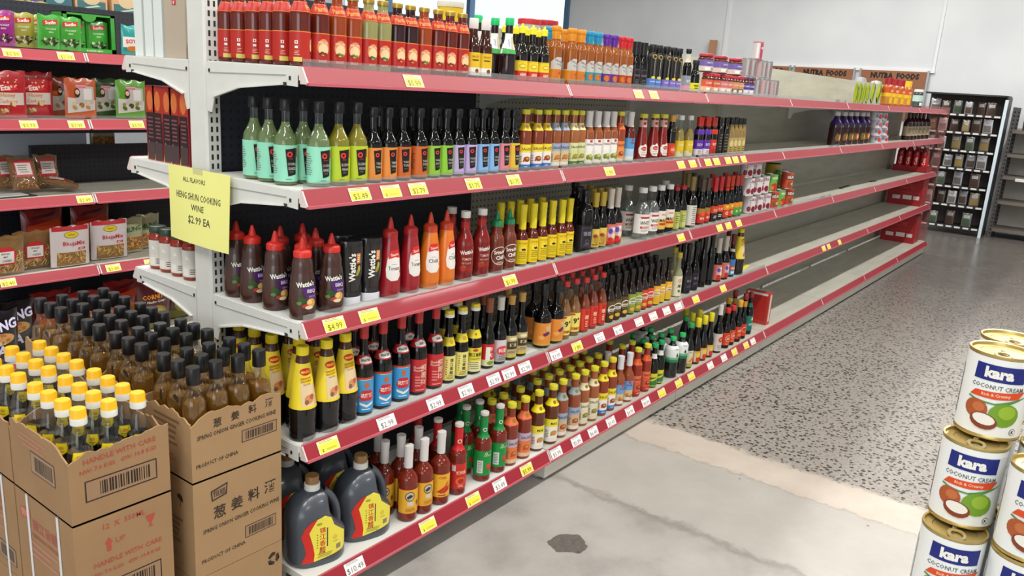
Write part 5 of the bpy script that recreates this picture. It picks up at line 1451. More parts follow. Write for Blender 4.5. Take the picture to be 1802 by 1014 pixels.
# ------------------------------------------------------------------ ticket rails: every ticket is a thing
YT, WT = '#e9dc6a', '#e9e4e2'
TK = []
def ticket(l, u0, u1, txt, yellow=True, y0=None, z=None, sgn=1, where=''):
    y = (YB[l] if y0 is None else y0) - .0105
    zz = (ZL[l] if z is None else z) - .0188
    x0, x1 = solve_x(u0, y, zz), solve_x(u1, y, zz)
    wd = max(.022, min(.075, x1 - x0))
    root = empty('price_ticket', ((x0 + x1) / 2, y, zz))
    hh = .038
    # lies on the leaning rail face: local z runs up the face
    ang = math.atan2(.021, .038)
    def f(s, q, off):
        return (s, -off * math.cos(ang) - (-q) * -math.sin(ang) * 1.0 - .0016, q * math.cos(ang) - off * math.sin(ang))
    def g(s, q, off):
        return (s, q * math.sin(ang) - (off + .0022) * math.cos(ang), q * math.cos(ang) + (off + .0022) * -math.sin(ang))
    c = YT if yellow else WT
    b = MB()
    b.decals([('r', 0, 0, wd, hh, '#efe3b4' if yellow else WT), ('r', 0, -.004, wd * .9, hh * .66, '#e6dc46' if yellow else WT)] if yellow else [('r', 0, 0, wd, hh, WT)], g, ds=None, off=0)
    b.build('card', root)
    b = MB()
    items = [('lines', 0, .015, wd * .8, .009, 2, '#a8a060' if yellow else '#9a9694')]
    if txt:
        items.append(('t', txt, 0, -.007, .019, '#55521e' if yellow else '#3a3838', wd * .86, 0, -.008 if not yellow else 0))
    else:
        items.append(('t', '$', -wd * .3, -.01, .01, '#55521e'))
        items.append(('lines', wd * .1, -.009, wd * .5, .012, 1, '#c9bd3a'))
    b.decals(items, g, ds=None, off=.0005)
    b.build('print', root)
    TK.append((root, yellow, txt, where or SHELF[l]))
    root['category'] = 'price ticket'
    root['group'] = 'price tickets on the red rails'
    return root
for a in [(0, 711, 743, '$5.99'), (0, 1115, 1131, ''), (0, 1141, 1159, ''),
          (1, 610, 655, '$3.49'), (1, 667, 708, ''), (1, 716, 754, '$2.79'), (1, 817, 848, '$1.75'), (1, 890, 917, '$1.75'), (1, 1062, 1082, '1.99'), (1, 1190, 1206, ''), (1, 1211, 1226, ''), (1, 1239, 1252, ''), (1, 1254, 1267, ''), (1, 1275, 1287, ''), (1, 1288, 1300, ''), (1, 1302, 1314, ''),
          (2, 566, 609, '$4.99'), (2, 629, 669, ''), (2, 883, 911, '$1.99'), (2, 1190, 1206, ''), (2, 1259, 1273, ''), (2, 1275, 1288, ''), (2, 1293, 1306, ''),
          (3, 556, 598, ''), (3, 1003, 1027, '1.99'), (3, 1217, 1231, ''), (3, 1265, 1279, ''), (3, 1445, 1453, ''), (3, 1454, 1462, ''), (3, 1473, 1481, ''),
          (4, 735, 769, ''), (4, 818, 846, ''), (4, 914, 938, '$5.99'), (4, 1156, 1172, ''), (4, 1186, 1202, ''), (4, 1209, 1223, ''), (4, 1286, 1298, ''), (4, 1307, 1318, '')]:
    ticket(*a)
for a in [(3, 662, 697, '$2.99'), (3, 750, 780, '$2.99'), (3, 806, 833, '$2.99'), (3, 857, 880, '$2.99'), (3, 883, 907, '$2.99'), (3, 911, 935, '$2.99'), (3, 966, 989, '$3.99'), (3, 1044, 1065, '$2.2'), (3, 1077, 1098, '$1.99'), (3, 1115, 1133, ''), (3, 1140, 1158, ''), (3, 1164, 1181, ''), (3, 1185, 1201, ''),
          (4, 604, 643, '$10.49'), (4, 864, 893, '$3.49'), (4, 966, 991, '$5.99'), (4, 1002, 1026, '$5.89'), (4, 1032, 1054, '$6.49'), (4, 1064, 1085, '$5.49'), (4, 1097, 1118, '$4.99'), (4, 1127, 1145, '$4.99'), (4, 1243, 1256, ''), (4, 1267, 1280, ''), (4, 1320, 1329, '')]:
    ticket(*a, yellow=False)

# ------------------------------------------------------------------ snack packs
def pouch(key, name, desc, w, h, t, base, items, sc=1.0, cat='packet'):
    """sealed flexible bag: crimped top and bottom, pillowed middle"""
    nx, nz = 14, 16
    def th(s, z):
        fx = max(0, 1 - (2 * s / w) ** 2) ** .55
        fz = max(0, math.sin(PI * min(1, max(0, (z / h * .93 + .05))))) ** .55
        return t / 2 * fx * fz + .0006
    b = MB()
    bm_ = resolve(base)
    for sg in (-1, 1):
        vv, ff = [], []
        for j in range(nz + 1):
            z = h * j / nz
            for i in range(nx + 1):
                s = -w / 2 + w * i / nx
                wob = .0016 * math.sin(s * 140 + z * 60) * math.sin(z * 170)
                zz = z + (.004 * math.sin(s * 90) if j == nz else 0)
                vv.append((s, sg * (th(s, z) + wob * (th(s, z) / t)), zz))
        for j in range(nz):
            for i in range(nx):
                q = (j * (nx + 1) + i, j * (nx + 1) + i + 1, (j + 1) * (nx + 1) + i + 1, (j + 1) * (nx + 1) + i)
                ff.append(q if sg < 0 else q[::-1])
        b.add(vv, ff, bm_, True)
    parts = [('bag', b.mesh('bag', 60), None)]
    b = MB()
    b.decals(items, lambda s, z, off: (s * sc, -th(s * sc, z * sc) - off - .0008, z * sc), ds=w / 10, dz=h / 10, step=.0003 if len(items) < 40 else .00022)
    parts.append(('print', b.mesh('print', 60), None))
    kind(key, name, cat, desc, parts, w / 2, h)
FILM = lambda h: mat(h, .22, coat=.5)
def crumbs(w, z0, z1, cols, n, r=.006, seed=1):
    rnd = random.Random(seed)
    return [('e', rnd.uniform(-w, w), rnd.uniform(z0, z1), r * rnd.uniform(.7, 1.4), r * rnd.uniform(.4, .9), rnd.choice(cols), rnd.uniform(0, 3)) for _ in range(n)]
NUT = ('#b58a5a', '#d9b98a', '#8a5f35')
SEED = ('#2a2420', '#cfc8b4', '#4a4236')
def song(key, c, desc):
    pouch(key, 'seed_packet', desc, .105, .15, .035, FILM(c), [('p', [(-.034, .105), (.034, .112), (.034, .132), (-.034, .126)], '#b8301f'), ('t', 'Sunflo', 0, .118, .015, W_, .056, .08, .02), ('t', 'COCONUT', .0, .09, .008, '#e0e6d0', .05), ('t', 'SEEDS', .0, .076, .006, '#e0e6d0', .04)] + crumbs(.036, .018, .05, SEED, 26))
song('sn_green', '#3f9a35', 'green sunflower seed packet with red banner')
song('sn_olive', '#9a963f', 'olive seed packet with red banner')
song('sn_purple', '#8f2a7d', 'purple seed packet')
pouch('eta', 'nut_packet', 'red nut packet with white honey banner', .175, .205, .045, FILM('#b5202a'), [('p', [(-.06, .125), (-.02, .15), (.03, .148), (.05, .13), (.02, .118), (-.03, .12)], '#d22a30'), ('t', 'Eta', -.005, .134, .024, W_, .06, .12, .03), ('r', 0, .085, .145, .055, '#cfc4b8'), ('t', 'Honey', .004, .099, .022, '#c9813a', .1, 0, .02), ('t', 'Cashews', .004, .075, .016, '#c9813a', .1, 0, .01)] + crumbs(.03, .02, .07, NUT, 9, .012, 4) + crumbs(.066, .02, .19, ('#e0c09a', '#d9a878'), 14, .005, 6))
def stand(key, c, desc):
    pouch(key, 'bean_pouch', desc, .15, .185, .045, FILM(c), [('p', [(-.058, .02), (.056, .035), (.058, .075), (-.058, .085)], '#c9c4bc'), ('p', [(-.03, .06), (.05, .06), (.05, .13), (-.02, .135)], '#b8b2aa'), ('r', -.005, .128, .042, .016, '#d9a0b0'), ('t', 'KOH-KAE', -.005, .128, .008, '#b5203a', .038, 0, .03), ('r', .022, .1, .036, .045, '#d6d2cc'), ('e', -.022, .105, .011, .02, '#3a2a22'), ('e', -.022, .108, .008, .01, '#d9b090')] + crumbs(.036, .04, .066, NUT if c[1] == 'b' else ('#5a6a2a', '#8a8a4a', '#3a4420'), 9, .009, 9), sc=1.14)
stand('bn_orange', '#b9562a', 'orange-topped nut pouch with clear window')
stand('bn_green', '#5f9a34', 'green-topped bean pouch with clear window')
stand('bn_dark', '#3d5f2c', 'darker green bean pouch set back')
STR = ('#b58a4a', '#c99f5a', '#8f6a35', '#d9b878')
def noodles(w, z0, z1, n, seed):
    rnd = random.Random(seed)
    return [('r', rnd.uniform(-w, w), rnd.uniform(z0, z1), rnd.uniform(.014, .03), .0035, rnd.choice(STR), rnd.uniform(0, 3)) for _ in range(n)]
pouch('bhuja', 'snack_packet', 'white snack mix packet with yellow oval badge', .185, .2, .05, FILM('#cfc6c4'), [('r', 0, .035, .12, .06, '#8a6a3a')] + noodles(.055, .012, .06, 60, 3) + [('r', 0, .166, .15, .018, '#b5252c'), ('e', -.0, .14, .03, .014, '#3a5a2a'), ('e', -.0, .14, .028, .0125, '#d9bf2c'), ('t', "Cathay's", 0, .14, .009, '#7a4a1a', .044, 0, .02), ('t', 'BhujaMix', .01, .1, .024, '#b52a35', .1, 0, .015), ('r', .04, .078, .03, .01, '#b52a35'), ('t', 'MILD', .04, .078, .006, W_)], sc=1.15)
pouch('noodle', 'snack_packet', 'clear bag of fried noodles with small red label', .18, .185, .05, glass('#efe9e0', .14, .42, '#a88250', name='clear_bag'), noodles(.06, .01, .1, 110, 8) + [('p', [(-.035, .05), (.035, .05), (.045, .1), (.02, .125), (-.02, .125), (-.045, .1)], '#b52a30'), ('r', 0, .082, .066, .05, '#dcd8d2'), ('t', 'SPICED', 0, .098, .008, K_, .05), ('t', 'MIX', 0, .085, .007, K_), ('bar', .004, .068, .04, .012)], sc=1.1)
pouch('moong', 'snack_packet', 'pale green snack packet with green lettering', .14, .19, .045, FILM('#a9a884'), [('r', 0, .05, .12, .07, '#9a6a3a')] + noodles(.05, .02, .08, 40, 5) + [('t', 'MUNG', .0, .13, .026, '#2f6a3a', .1, .1, .03)] + crumbs(.05, .02, .08, ('#c9562a', '#d9a05a'), 12, .007, 2))
pouch('grain', 'grain_packet', 'clear packet of grains with red and white label', .115, .16, .045, glass('#e6ddd0', .16, .6, '#8f6a45', name='clear_bag'), crumbs(.048, .008, .1, ('#a87a4a', '#c99a6a', '#7a5535'), 90, .0035, 3) + [('r', 0, .1, .075, .085, '#b02a35'), ('r', 0, .098, .066, .06, '#cfc6be'), ('lines', 0, .098, .05, .045, 4, '#8a7a74')])
pouch('chips', 'chip_packet', 'maroon corn chip bag with orange lettering', .19, .27, .07, FILM('#4a1a1c'), [('r', 0, .03, .17, .05, '#6a6a2a'), ('t', 'CORNITOS', .0, .19, .026, '#d98a2a', .15, .05, .03), ('t', 'Nacho Crisps', .0, .16, .018, '#e0d6c4', .14, .05, .02), ('p', [(-.01, .215), (.012, .24), (.016, .21)], '#d9902a'), ('e', 0, .09, .06, .05, '#8a7a3a'), ('e', .01, .1, .03, .026, '#a8964a')])
pouch('dong', 'chip_packet', 'black chip bag with white outlined lettering', .2, .26, .07, FILM('#131318'), [('t', 'DONG', 0, .19, .05, '#3a3a8a', .17, .12, .06), ('t', 'DONG', 0, .19, .05, '#e6e0f0', .17, .12, .03), ('t', 'DA', -.01, .07, .055, '#3a3a8a', .1, 0, .06), ('t', 'DA', -.01, .07, .055, '#e6e0f0', .1, 0, .03), ('e', 0, .13, .07, .03, '#c99a5a')] + crumbs(.06, .11, .15, ('#e0b070', '#b5703a', '#d9c8a8'), 14, .012, 7))
pouch('redbag', 'chip_packet', 'red and orange chip bag in the shade', .2, .25, .07, FILM('#8a1a1c'), [('p', [(-.08, .12), (.08, .16), (.08, .2), (-.08, .17)], '#d9461c'), ('e', 0, .09, .07, .04, '#c9641c'), ('p', [(-.06, .2), (.05, .22), (.06, .235), (-.05, .215)], '#5a1214')])
pouch('teal', 'snack_packet', 'teal packet beside the green display box', .1, .14, .035, FILM('#1f8a86'), [('r', 0, .06, .09, .05, '#d9d4cc'), ('t', 'SOYA', 0, .066, .02, '#c2302a', .07, .1, .03), ('e', 0, .03, .03, .012, '#c9742a')])
pouch('lime_pack', 'seasoning_packet', 'thin yellow-green packet', .1, .15, .03, mat('#93a416', .5), [('r', -.02, .075, .014, .13, '#4a5214'), ('r', .022, .06, .01, .1, '#6a741a'), ('t', 'MIX', 0, .11, .02, '#2a3a10', .05)])

# ------------------------------------------------------------------ snack gondola across the far-left aisle
YL = 2.33
LROOT = empty('snack_shelving', (0.4, YL + .4, 0))
tag(LROOT, 'dark-backed snack shelving with red rails across the left aisle', 'shelving')
lx0, lx1 = -.9, 2.1
for z in ZL[:4]:
    for k in range(2):
        add_shelf(LROOT, 0, z, YL + .006, YL + .40, YL, 1, GREY_S, lip=(z == ZL[1]), x0=lx0 + 1.5 * k, x1=lx0 + 1.5 * (k + 1))
add_shelf(LROOT, 0, ZL[4], YL - .04, YL + .40, YL - .043, 1, GREY_S, lip=False, x0=lx0, x1=lx1)
b = MB()
b.box(lx0, YL + .41, 0, lx1, YL + .44, .908, NAVY_S)
part('back_panel', b, LROOT)
b = MB()
b.box(.5, YL + .41, .908, lx1, YL + .44, 1.105, NAVY_S)
part('back_panel', b, LROOT)
b = MB()
b.box(lx0, YL + .41, 1.165, lx1, YL + .44, 1.80, NAVY_S)
part('back_panel', b, LROOT)
for xx in (lx0, lx1 - .06):
    b = MB()
    b.box(xx, YL + .40, 0, xx + .06, YL + .49, 1.82, DARK_S)
    part('post', b, LROOT)
# stock on the far side of that shelving, seen over and through it
for k, z in ((0, ZL[0]), (1, ZL[1] - .22)):
    b = MB()
    b.box(lx0, YL + .5, z - .022, lx1, YL + .86, z, GREY_S)
    part('shelf', b, LROOT)
def at_l(u, y, z):
    return solve_x(u, y, z)
def snack(key, u, l, y=None, rot=0., tilt=0., row='', zoff=0., sh=None):
    y = YL + .05 if y is None else y
    z = ZL[l] + zoff
    r = put(key, at_l(u, y, z + KINDS[key]['H'] * .45), y, z, rot, ('snack ' + SHELF[l]) if sh is None else sh, row)
    r.rotation_euler[0] = tilt
    r.location.z += .003 + abs(math.sin(tilt)) * (.036 if zoff == 0 else 0)
    return r
snack('sn_purple', 2, 0, tilt=.1)
snack('sn_olive', 38, 0, YL + .08, tilt=.1, row='beside purple packet')
snack('sn_olive', 60, 0, YL + .18, tilt=.1, row='behind')
snack('sn_green', 84, 0, tilt=.12, rot=.12, row='in front')
snack('sn_green', 121, 0, YL + .07, tilt=.1, rot=-.05, row='in front')
snack('teal', 230, 0, tilt=.05)
# green counter display box holding two packets
def display_box():
    x0, x1 = at_l(101, YL + .1, ZL[0] + .1), at_l(210, YL + .1, ZL[0] + .1)
    w = x1 - x0
    root = empty('display_box', ((x0 + x1) / 2 + .02, YL + .19, ZL[0] + .0004))
    tag(root, 'green cardboard display box with arched cut-out holding two seed packets', 'box')
    gm = mat('#3a8f33', .45)
    h, d = .185, .11
    w *= .86
    b = MB()
    fr = [(-w / 2, 0), (w / 2, 0), (w / 2, h), (-w / 2, h)]
    b.box(-w / 2, -d / 2, 0, w / 2, d / 2, .003, gm)
    b.box(-w / 2, d / 2 - .003, 0, w / 2, d / 2, h, gm)
    b.box(-w / 2, -d / 2, 0, -w / 2 + .003, d / 2, h, gm)
    b.box(w / 2 - .003, -d / 2, 0, w / 2, d / 2, h, gm)
    b.box(-w / 2, -d / 2, h - .003, w / 2, d / 2, h, gm)
    b.box(-w / 2, -d / 2, 0, -w / 2 + .022, -d / 2 + .003, h, gm)
    b.box(w / 2 - .022, -d / 2, 0, w / 2, -d / 2 + .003, h, gm)
    b.box(-w / 2, -d / 2, 0, w / 2, -d / 2 + .003, .022, gm)
    arch = [(-w / 2, h)] + [(-w / 2, h - .012), (-.035, h - .012)] + [(.035 * math.sin(-PI2 + PI * i / 8), h - .012 - .028 * math.cos(-PI2 + PI * i / 8)) for i in range(1, 8)] + [(.035, h - .012), (w / 2, h - .012), (w / 2, h)]
    b.extrude(arch[::-1], 1, -d / 2, -d / 2 + .003, gm)
    b.build('box_body', root)
    b = MB()
    b.decals([('r', -w * .3, .011, .03, .014, '#b8301f'), ('t', 'ROASTED SEEDS', .02, .011, .008, '#cfe0c0', .1)], lambda s, z, off: (s, -d / 2 - off, z), ds=None)
    b.build('print', root)
    for i, sx in enumerate((-.054, .054)):
        p = put('sn_green', root.location.x + sx, root.location.y - .012, ZL[0] + .004, .05 * (1 - 2 * i))
        PLACED.pop()
        p.rotation_euler[0] = .03
        p['label'] = 'green seed packet inside the green display box, ' + ('left one' if i == 0 else 'right one')
        p['group'] = 'seed packets in the display box'
display_box()
snack('eta', 8, 1, tilt=.06, row='')
snack('eta', 57, 1, YL + .12, tilt=.06, row='')
snack('bn_orange', 108, 1, YL + .2, .2, .06, row='set back')
snack('bn_orange', 141, 1, YL + .06, .02, .05, row='in front')
snack('bn_dark', 185, 1, YL + .15, .0, .05)
snack('bn_green', 209, 1, YL + .24, .1, .05, row='set back')
snack('bn_green', 229, 1, YL + .06, -.05, .05, row='in front')
snack('grain', 14, 2, YL + .24, .1, -.25, row='leaning at the left')
snack('grain', 46, 2, YL + .13, -.1, -.45, row='leaning in front')
snack('grain', 84, 2, YL + .25, .05, -.12, row='standing behind')
g = snack('grain', 136, 2, YL + .10, 1.2, -1.36, row='lying down', zoff=.024)
b = MB()
b.box(-.09, -.05, 0, .09, .05, .004, mat('#1b2a24', .5))
b.box(-.085, -.03, .004, .06, .045, .008, mat('#d9dad6', .5))
o = b.build('paper_bundle', None, (at_l(22, YL + .08, ZL[2]), YL + .085, ZL[2] + .0004), .1)
tag(o, 'flat white paper on a dark folder on the snack shelf', 'paper')
snack('noodle', 4, 3, YL + .04, tilt=.12, row='')
snack('noodle', 56, 3, YL + .1, tilt=.12, row='')
snack('bhuja', 122, 3, tilt=.08)
snack('bhuja', 191, 3, YL + .1, -.04, .06)
snack('moong', 229, 3, YL + .17, .1, .05)
snack('moong', 259, 3, YL + .23, .1, .05)
for i, u in enumerate((76, 160)):
    snack('redbag', u, 3, YL + .30, 0, .0, row='back row')
snack('chips', 268, 4, YL + .06, 0, .1, zoff=.0)
snack('chips', 318, 4, YL + .15, 0, .1, zoff=.0)
for j, u in enumerate((20, 88, 150, 212)):
    snack('redbag' if u > 40 else 'dong', u, 4, YL + (.25 if j % 2 else .14), 0, .1, row='')
snack('dong', -10, 4, YL - .0, .1, .1, row='in front')
for a in [(1, 40, '2.39', 0), (98, 133, '2.39', 0), (31, 69, '3.79', 1), (117, 151, '3.99', 1), (224, 256, '3.99', 1), (132, 165, '2.49', 2), (0, 28, '2.49', 3), (184, 214, '2.49', 3), (254, 275, '2', 3)]:
    ticket(a[3], a[0], a[1], '$' + a[2], True, YL, where='snack ' + SHELF[a[3]])
# boxes on the far side, above the dark back panel
def plain_box(name, label, cat, x, y, z, w, d, h, m, items, rot=0, group=None, side=None):
    root = empty(name, (x, y, z + .0004), rot)
    tag(root, label, cat, group)
    b = MB()
    b.box(-w / 2, -d / 2, 0, w / 2, d / 2, h, m)
    b.build('box_body', root)
    b = MB()
    if items:
        b.decals(items, lambda s, q, off: (s, -d / 2 - off, q), ds=None)
    if side:
        b.decals(side, lambda s, q, off: (-w / 2 - off, -s, q), ds=None)
    if items or side:
        b.build('print', root)
    return root
yb = YL + .66
BOXM = mat('#c49a70', .6)
for u, lab in ((150, 'tan tea carton with teal panel, nearer the left, above the snack panel'), (212, 'tan tea carton with teal panel, nearer the white boards, above the snack panel')):
    plain_box('tea_carton', lab, 'box', at_l(u, yb, 1.75), yb, ZL[0], .17, .16, .32, BOXM, [('r', 0, .2, .15, .14, '#3f6a6c'), ('t', 'GREEN', .0, .215, .024, '#b5c0b0', .1), ('p', [(-.04, .235), (.03, .252), (.05, .246), (-.02, .232)], '#b5c0b0'), ('e', 0, .29, .05, .04, '#c9b08a')])
plain_box('teal_carton', 'dark teal carton standing above the snack panel', 'box', at_l(92, yb, 1.8), yb, ZL[0], .13, .16, .34, mat('#35616a', .5), [('e', 0, .27, .03, .03, '#9ab0b0')])
plain_box('violet_carton', 'violet carton standing above the snack panel', 'box', at_l(40, yb, 1.8), yb, ZL[0], .14, .16, .36, mat('#5a4486', .5), [('e', 0, .3, .06, .05, '#d9d4da')])
for i, u in enumerate((-14, 26, 66)):
    r = put('sn_olive', at_l(u, yb - .12, 1.75), yb - .13, ZL[0] + .085, 0)
    PLACED.pop()
    r['label'] = 'olive packet showing above the dark snack panel, ' + ('leftmost', 'second', 'third')[i] + ' one'
    r['group'] = 'olive packets behind the snack panel'
    b = MB()
for i, u in enumerate((97, 124)):
    b = MB()
    b.lathe([(0, 0), (.034, 0), (.036, .2), (.034, .206), (.02, .222), (.0, .222)], mat('#2a2a2e', .35), 16)
    o = b.build('black_pouch', None, (at_l(u, yb - .12, 1.75), yb - .14, ZL[0] + .0004))
    tag(o, 'dark round tub above the snack panel, ' + ('left' if i == 0 else 'right') + ' of two', 'tub', 'dark tubs behind the snack panel')
plain_box('white_carton_or_stand_in', 'added pale blue-white block standing in for brightness beyond the shelf gap', 'box', at_l(45, yb, 1.12), yb - .04, ZL[1] - .22, .5, .2, .19, mat('#cfdcea', .4), None)  # added block, coloured pale in place of the brightness past the gap
snack('moong', 180, 1, yb - .1, .0, 0, row='', zoff=-.22, sh='seen through the shelf gap')
# ------------------------------------------------------------------ left flank of the long run
for i, u in enumerate((242, 260, 277)):
    x = .02 + .055
    y = solve_y(u, .03, 1.7)
    plain_box('white_carton_or_stand_in', 'tall white carton on the left flank, %s' % ('furthest from post', 'middle of three', 'next to the tan carton')[i], 'carton', .03 + .13, y, ZL[0], .26, .045, .42, mat('#d5dcd8', .4), None, group='white cartons on the left flank', side=[('r', 0, .38, .04, .05, '#a9d0b4')])
plain_box('tan_carton', 'tan carton with pale fruit picture next to the white post', 'carton', .03 + .12, solve_y(307, .03, 1.68), ZL[0], .24, .11, .4, mat('#b0a390', .5), None, side=[('e', -.004, .24, .024, .032, '#d9c29a'), ('e', .03, .25, .018, .03, '#b5966a'), ('p', [(-.055, .22), (-.055, .4), (-.01, .29)], '#2f2a3a'), ('r', -.0, .155, .02, .014, '#c2283a'), ('t', 'IF', 0, .155, .009, W_, .014, 0, .03)])
WB = mat('#8a1a22', .3, coat=.4)
for i, u in enumerate((267, 280, 296, 309, 325)):
    x = .055
    y = solve_y(u, .02, 1.37)
    plain_box('bottle_carton', 'tall red and black bottle carton on the left flank, %s from post' % ('fifth', 'fourth', 'third', 'second', 'nearest')[i], 'carton', x, y, ZL[1], .075, .052, .225, WB, None, group='red bottle cartons on the left flank', side=[('r', 0, .17, .05, .1, '#a8321f'), ('r', 0, .09, .042, .11, '#2a1c22'), ('e', 0, .18, .016, .03, '#d0703a'), ('lines', 0, .1, .03, .07, 6, '#7a4a4a'), ('p', [(-.026, 0), (-.02, .0), (-.006, .05), (-.012, .06)], '#c9a84a'), ('r', 0, .03, .04, .05, '#4a3a3c')])
jar('relish', '#d0ccc4', '#d6d2ca', '#26402f', 'green-lidded red relish jar', R=.0285, H=.14, name='relish_jar', glassm=G('#8a2a16'), text='')
for i, u in enumerate((279, 297, 317, 338)):
    y = solve_y(u, .05, ZL[2] + .06)
    p = put('relish', .05, y, ZL[2], -1.0)
    PLACED.pop()
    p['label'] = 'green-lidded relish jar on the left flank, %s the white post' % ('farthest from', 'third from', 'second from', 'nearest')[i]
    p['group'] = 'relish jars on the left flank'
# ------------------------------------------------------------------ right end of the run and the far wall
row_of(0, [('lime_pack', u) for u in (1506, 1512, 1518, 1524, 1530, 1537)], .1, 'leaning row', rot=.25, jit=.2)
for i, p in enumerate(sorted((q for q in PLACED if q['key'] == 'lime_pack'), key=lambda q: q['x'])):
    p['o'].rotation_euler[1] = (.02, .05, .1, .2, .38, .55)[i]
    p['o'].location.x += (0, 0, .01, .03, .07, .13)[i]
    p['o'].location.z += (.003, .005, .008, .014, .025, .034)[i]
def combo(key, capc, desc):
    bottle(key, 'curry_sauce_bottle', 'bottle', desc, .045, .225, .15, .18, .03, mat('#a8501c', .25, coat=.2), (mat(capc, .4), .034, .052, 'screw'), [('label', .015, .14, [(.015, .075, '#b5762a'), (.075, .105, '#d9b01e'), (.105, .14, '#bd4a1c')], [('r', 0, .045, .04, .05, '#d9b020'), ('r', 0, .122, .03, .02, '#d9a27a')])])
combo('cb_red', '#96101c', 'orange plastic sauce bottle with red cap')
combo('cb_yel', '#d9b41e', 'orange plastic sauce bottle with yellow cap')
row_of(0, [('cb_red', 1561), ('cb_red', 1572), ('cb_red', 1583), ('cb_yel', 1595)], .06, 'front row')
jar('jar_mint', '#a9c4bc', '#3a4440', '#c9d4cc', 'pale green jar near the far end', R=.045, H=.17, name='sauce_jar', glassm=G('#3a3a34'), text='')
row_of(0, [('jar_mint', 1615)], .06, 'front row')
bottle('juice', 'juice_bottle', 'bottle', 'dark juice bottle with purple neck and white cap', .043, .245, .15, .205, .019, mat('#2a0f14', .15, coat=.4), (mat('#d9d6dc', .35), .021, .03, 'screw'),
       [('label', .03, .13, '#35131a', [('e', .006, .06, .02, .026, '#b5602a'), ('e', .012, .06, .012, .016, '#d9b06a'), ('e', -.02, .06, .014, .03, '#6a5a2a')]), ('neck_label', .15, .2, '#3a1a6a', [('e', 0, .178, .008, .012, '#c9c0d9')])])
row_of(1, [('juice', 1469), ('juice', 1482), ('juice', 1493), ('juice', 1503), ('juice', 1513), ('juice', 1524)], .10, 'front row', jit=.2)
row_of(1, [('juice', 1475), ('juice', 1487), ('juice', 1499), ('juice', 1510)], .19, 'second row', jit=.2)
tin('cup', 'white and red printed tin', .044, .062, '#cfc9cc', [('e', 0, .03, .018, .018, '#c2452c'), ('e', -.03, .034, .012, .014, '#7a86b5'), ('e', .032, .028, .012, .012, '#c9452c'), ('r', 0, .052, .06, .01, '#a9b0c4')], tab=False, lidm=mat('#c9c6c4', .4))
for lay in range(4):
    row_of(1, [('cup', 1540), ('cup', 1552)], .06, 'pillar layer %s up' % NUM[lay + 1], zoff=.0624 * lay)
bottle('wine', 'cordial_bottle', 'bottle', 'dark red bottle with cream label', .04, .27, .16, .215, .014, G('#2c0e12'), ('#3a1216', .017, .05, 'foil'), [('label', .04, .13, '#a39578', [('lines', 0, .085, .05, .06, 5, '#5a4a3a')])])
row_of(1, [('wine', 1597), ('wine', 1603), ('wine', 1609), ('wine', 1616), ('wine', 1623), ('wine', 1630)], .10, 'front row')
bottle('cola', 'drink_bottle', 'bottle', 'red drink bottle in the red crate', .035, .28, .2, .25, .014, mat('#8a1218', .2, coat=.4), ('#c9c4c0', .016, .02, 'screw'), [('label', .04, .18, '#b5161e', [('t', 'Cola', 0, .11, .03, W_, .1, 1.57, .02)])])
crx = 8.24
def crate(label, l):
    z = ZL[l]
    root = empty('drink_carton', (crx + .13, .19, z + .0004))
    tag(root, label, 'carton', 'red drink cartons at the far end')
    b = MB()
    h = .06 if l == 2 else .3
    rm = mat('#9a141c', .4)
    if l == 2:
        b.box(-.13, -.17, 0, .13, .17, .004, rm)
        for x0, x1, y0, y1 in ((-.13, -.126, -.17, .17), (.126, .13, -.17, .17), (-.126, .126, -.17, -.166), (-.126, .126, .166, .17)):
            b.box(x0, y0, 0, x1, y1, h, rm)
    else:
        b.box(-.13, -.17, 0, .13, .17, h, rm)
    b.build('carton_body', root)
    if l > 2:
        b = MB()
        b.decals([('r', -.08, .08, .08, .04, '#cfc4c0'), ('r', .03, .085, .09, .045, '#d9cfca'), ('r', .12, .085, .06, .04, '#cfc4c0'), ('t', '可口可', .0, .2, .05, '#c9452a', .2), ('r', 0, .14, .3, .008, '#b52a2a')], lambda s, q, off: (-.13 - off, -s, q), ds=None)
        b.build('print', root)
crate('low red carton tray of drinks at the far end, third shelf', 2)
crate('red printed drink carton at the far end, fourth shelf', 3)
crate('red printed drink carton at the far end, bottom shelf', 4)
for i in range(2):
    for j in range(4):
        p = put('cola', crx + .06 + i * .075, .075 + j * .078, ZL[2] + .005, -PI2 + .2)
        PLACED.pop()
        p['label'] = 'red drink bottle in the red tray, %s row, %s from the aisle' % (('front', 'rear')[i], ORD[j])
        p['group'] = 'drink bottles in the red tray'
# loose bits left on the bare shelves
b = MB()
b.box(-.16, -.012, 0, .16, .012, .008, mat('#24262a', .5))
o = b.build('rail_strip', None, (5.6, .13, ZL[2] + .0004), .06)
tag(o, 'longer dark plastic strip lying on the bare third shelf', 'strip')
b = MB()
b.box(-.07, -.012, 0, .07, .012, .007, mat('#24262a', .5))
o = b.build('rail_strip', None, (6.45, .12, ZL[2] + .0004), -.05)
tag(o, 'short dark plastic strip near the red cartons, third shelf', 'strip')
b = MB()
b.box(-.1, -.018, 0, .1, .018, .0015, mat('#d9d24a', .6))
b.box(-.06, .0, .0015, .1, .03, .003, mat('#cfc63a', .6))
o = b.build('ticket_strip', None, (3.46, .09, ZL[3] + .0004), .15)
tag(o, 'yellow ticket strip lying on bare fourth shelf past the bottles', 'strip')
plain_box('red_box', 'narrow red and white box behind the teal-labelled bottle', 'box', solve_x(1338, .06, .27), .075, ZL[4], .055, .16, .21, mat('#b5362c', .45), [('r', .0, .11, .03, .18, '#d9c4bc')], side=[('r', 0, .105, .13, .16, '#b02a24'), ('r', 0, .2, .14, .014, '#d9d4ce')])
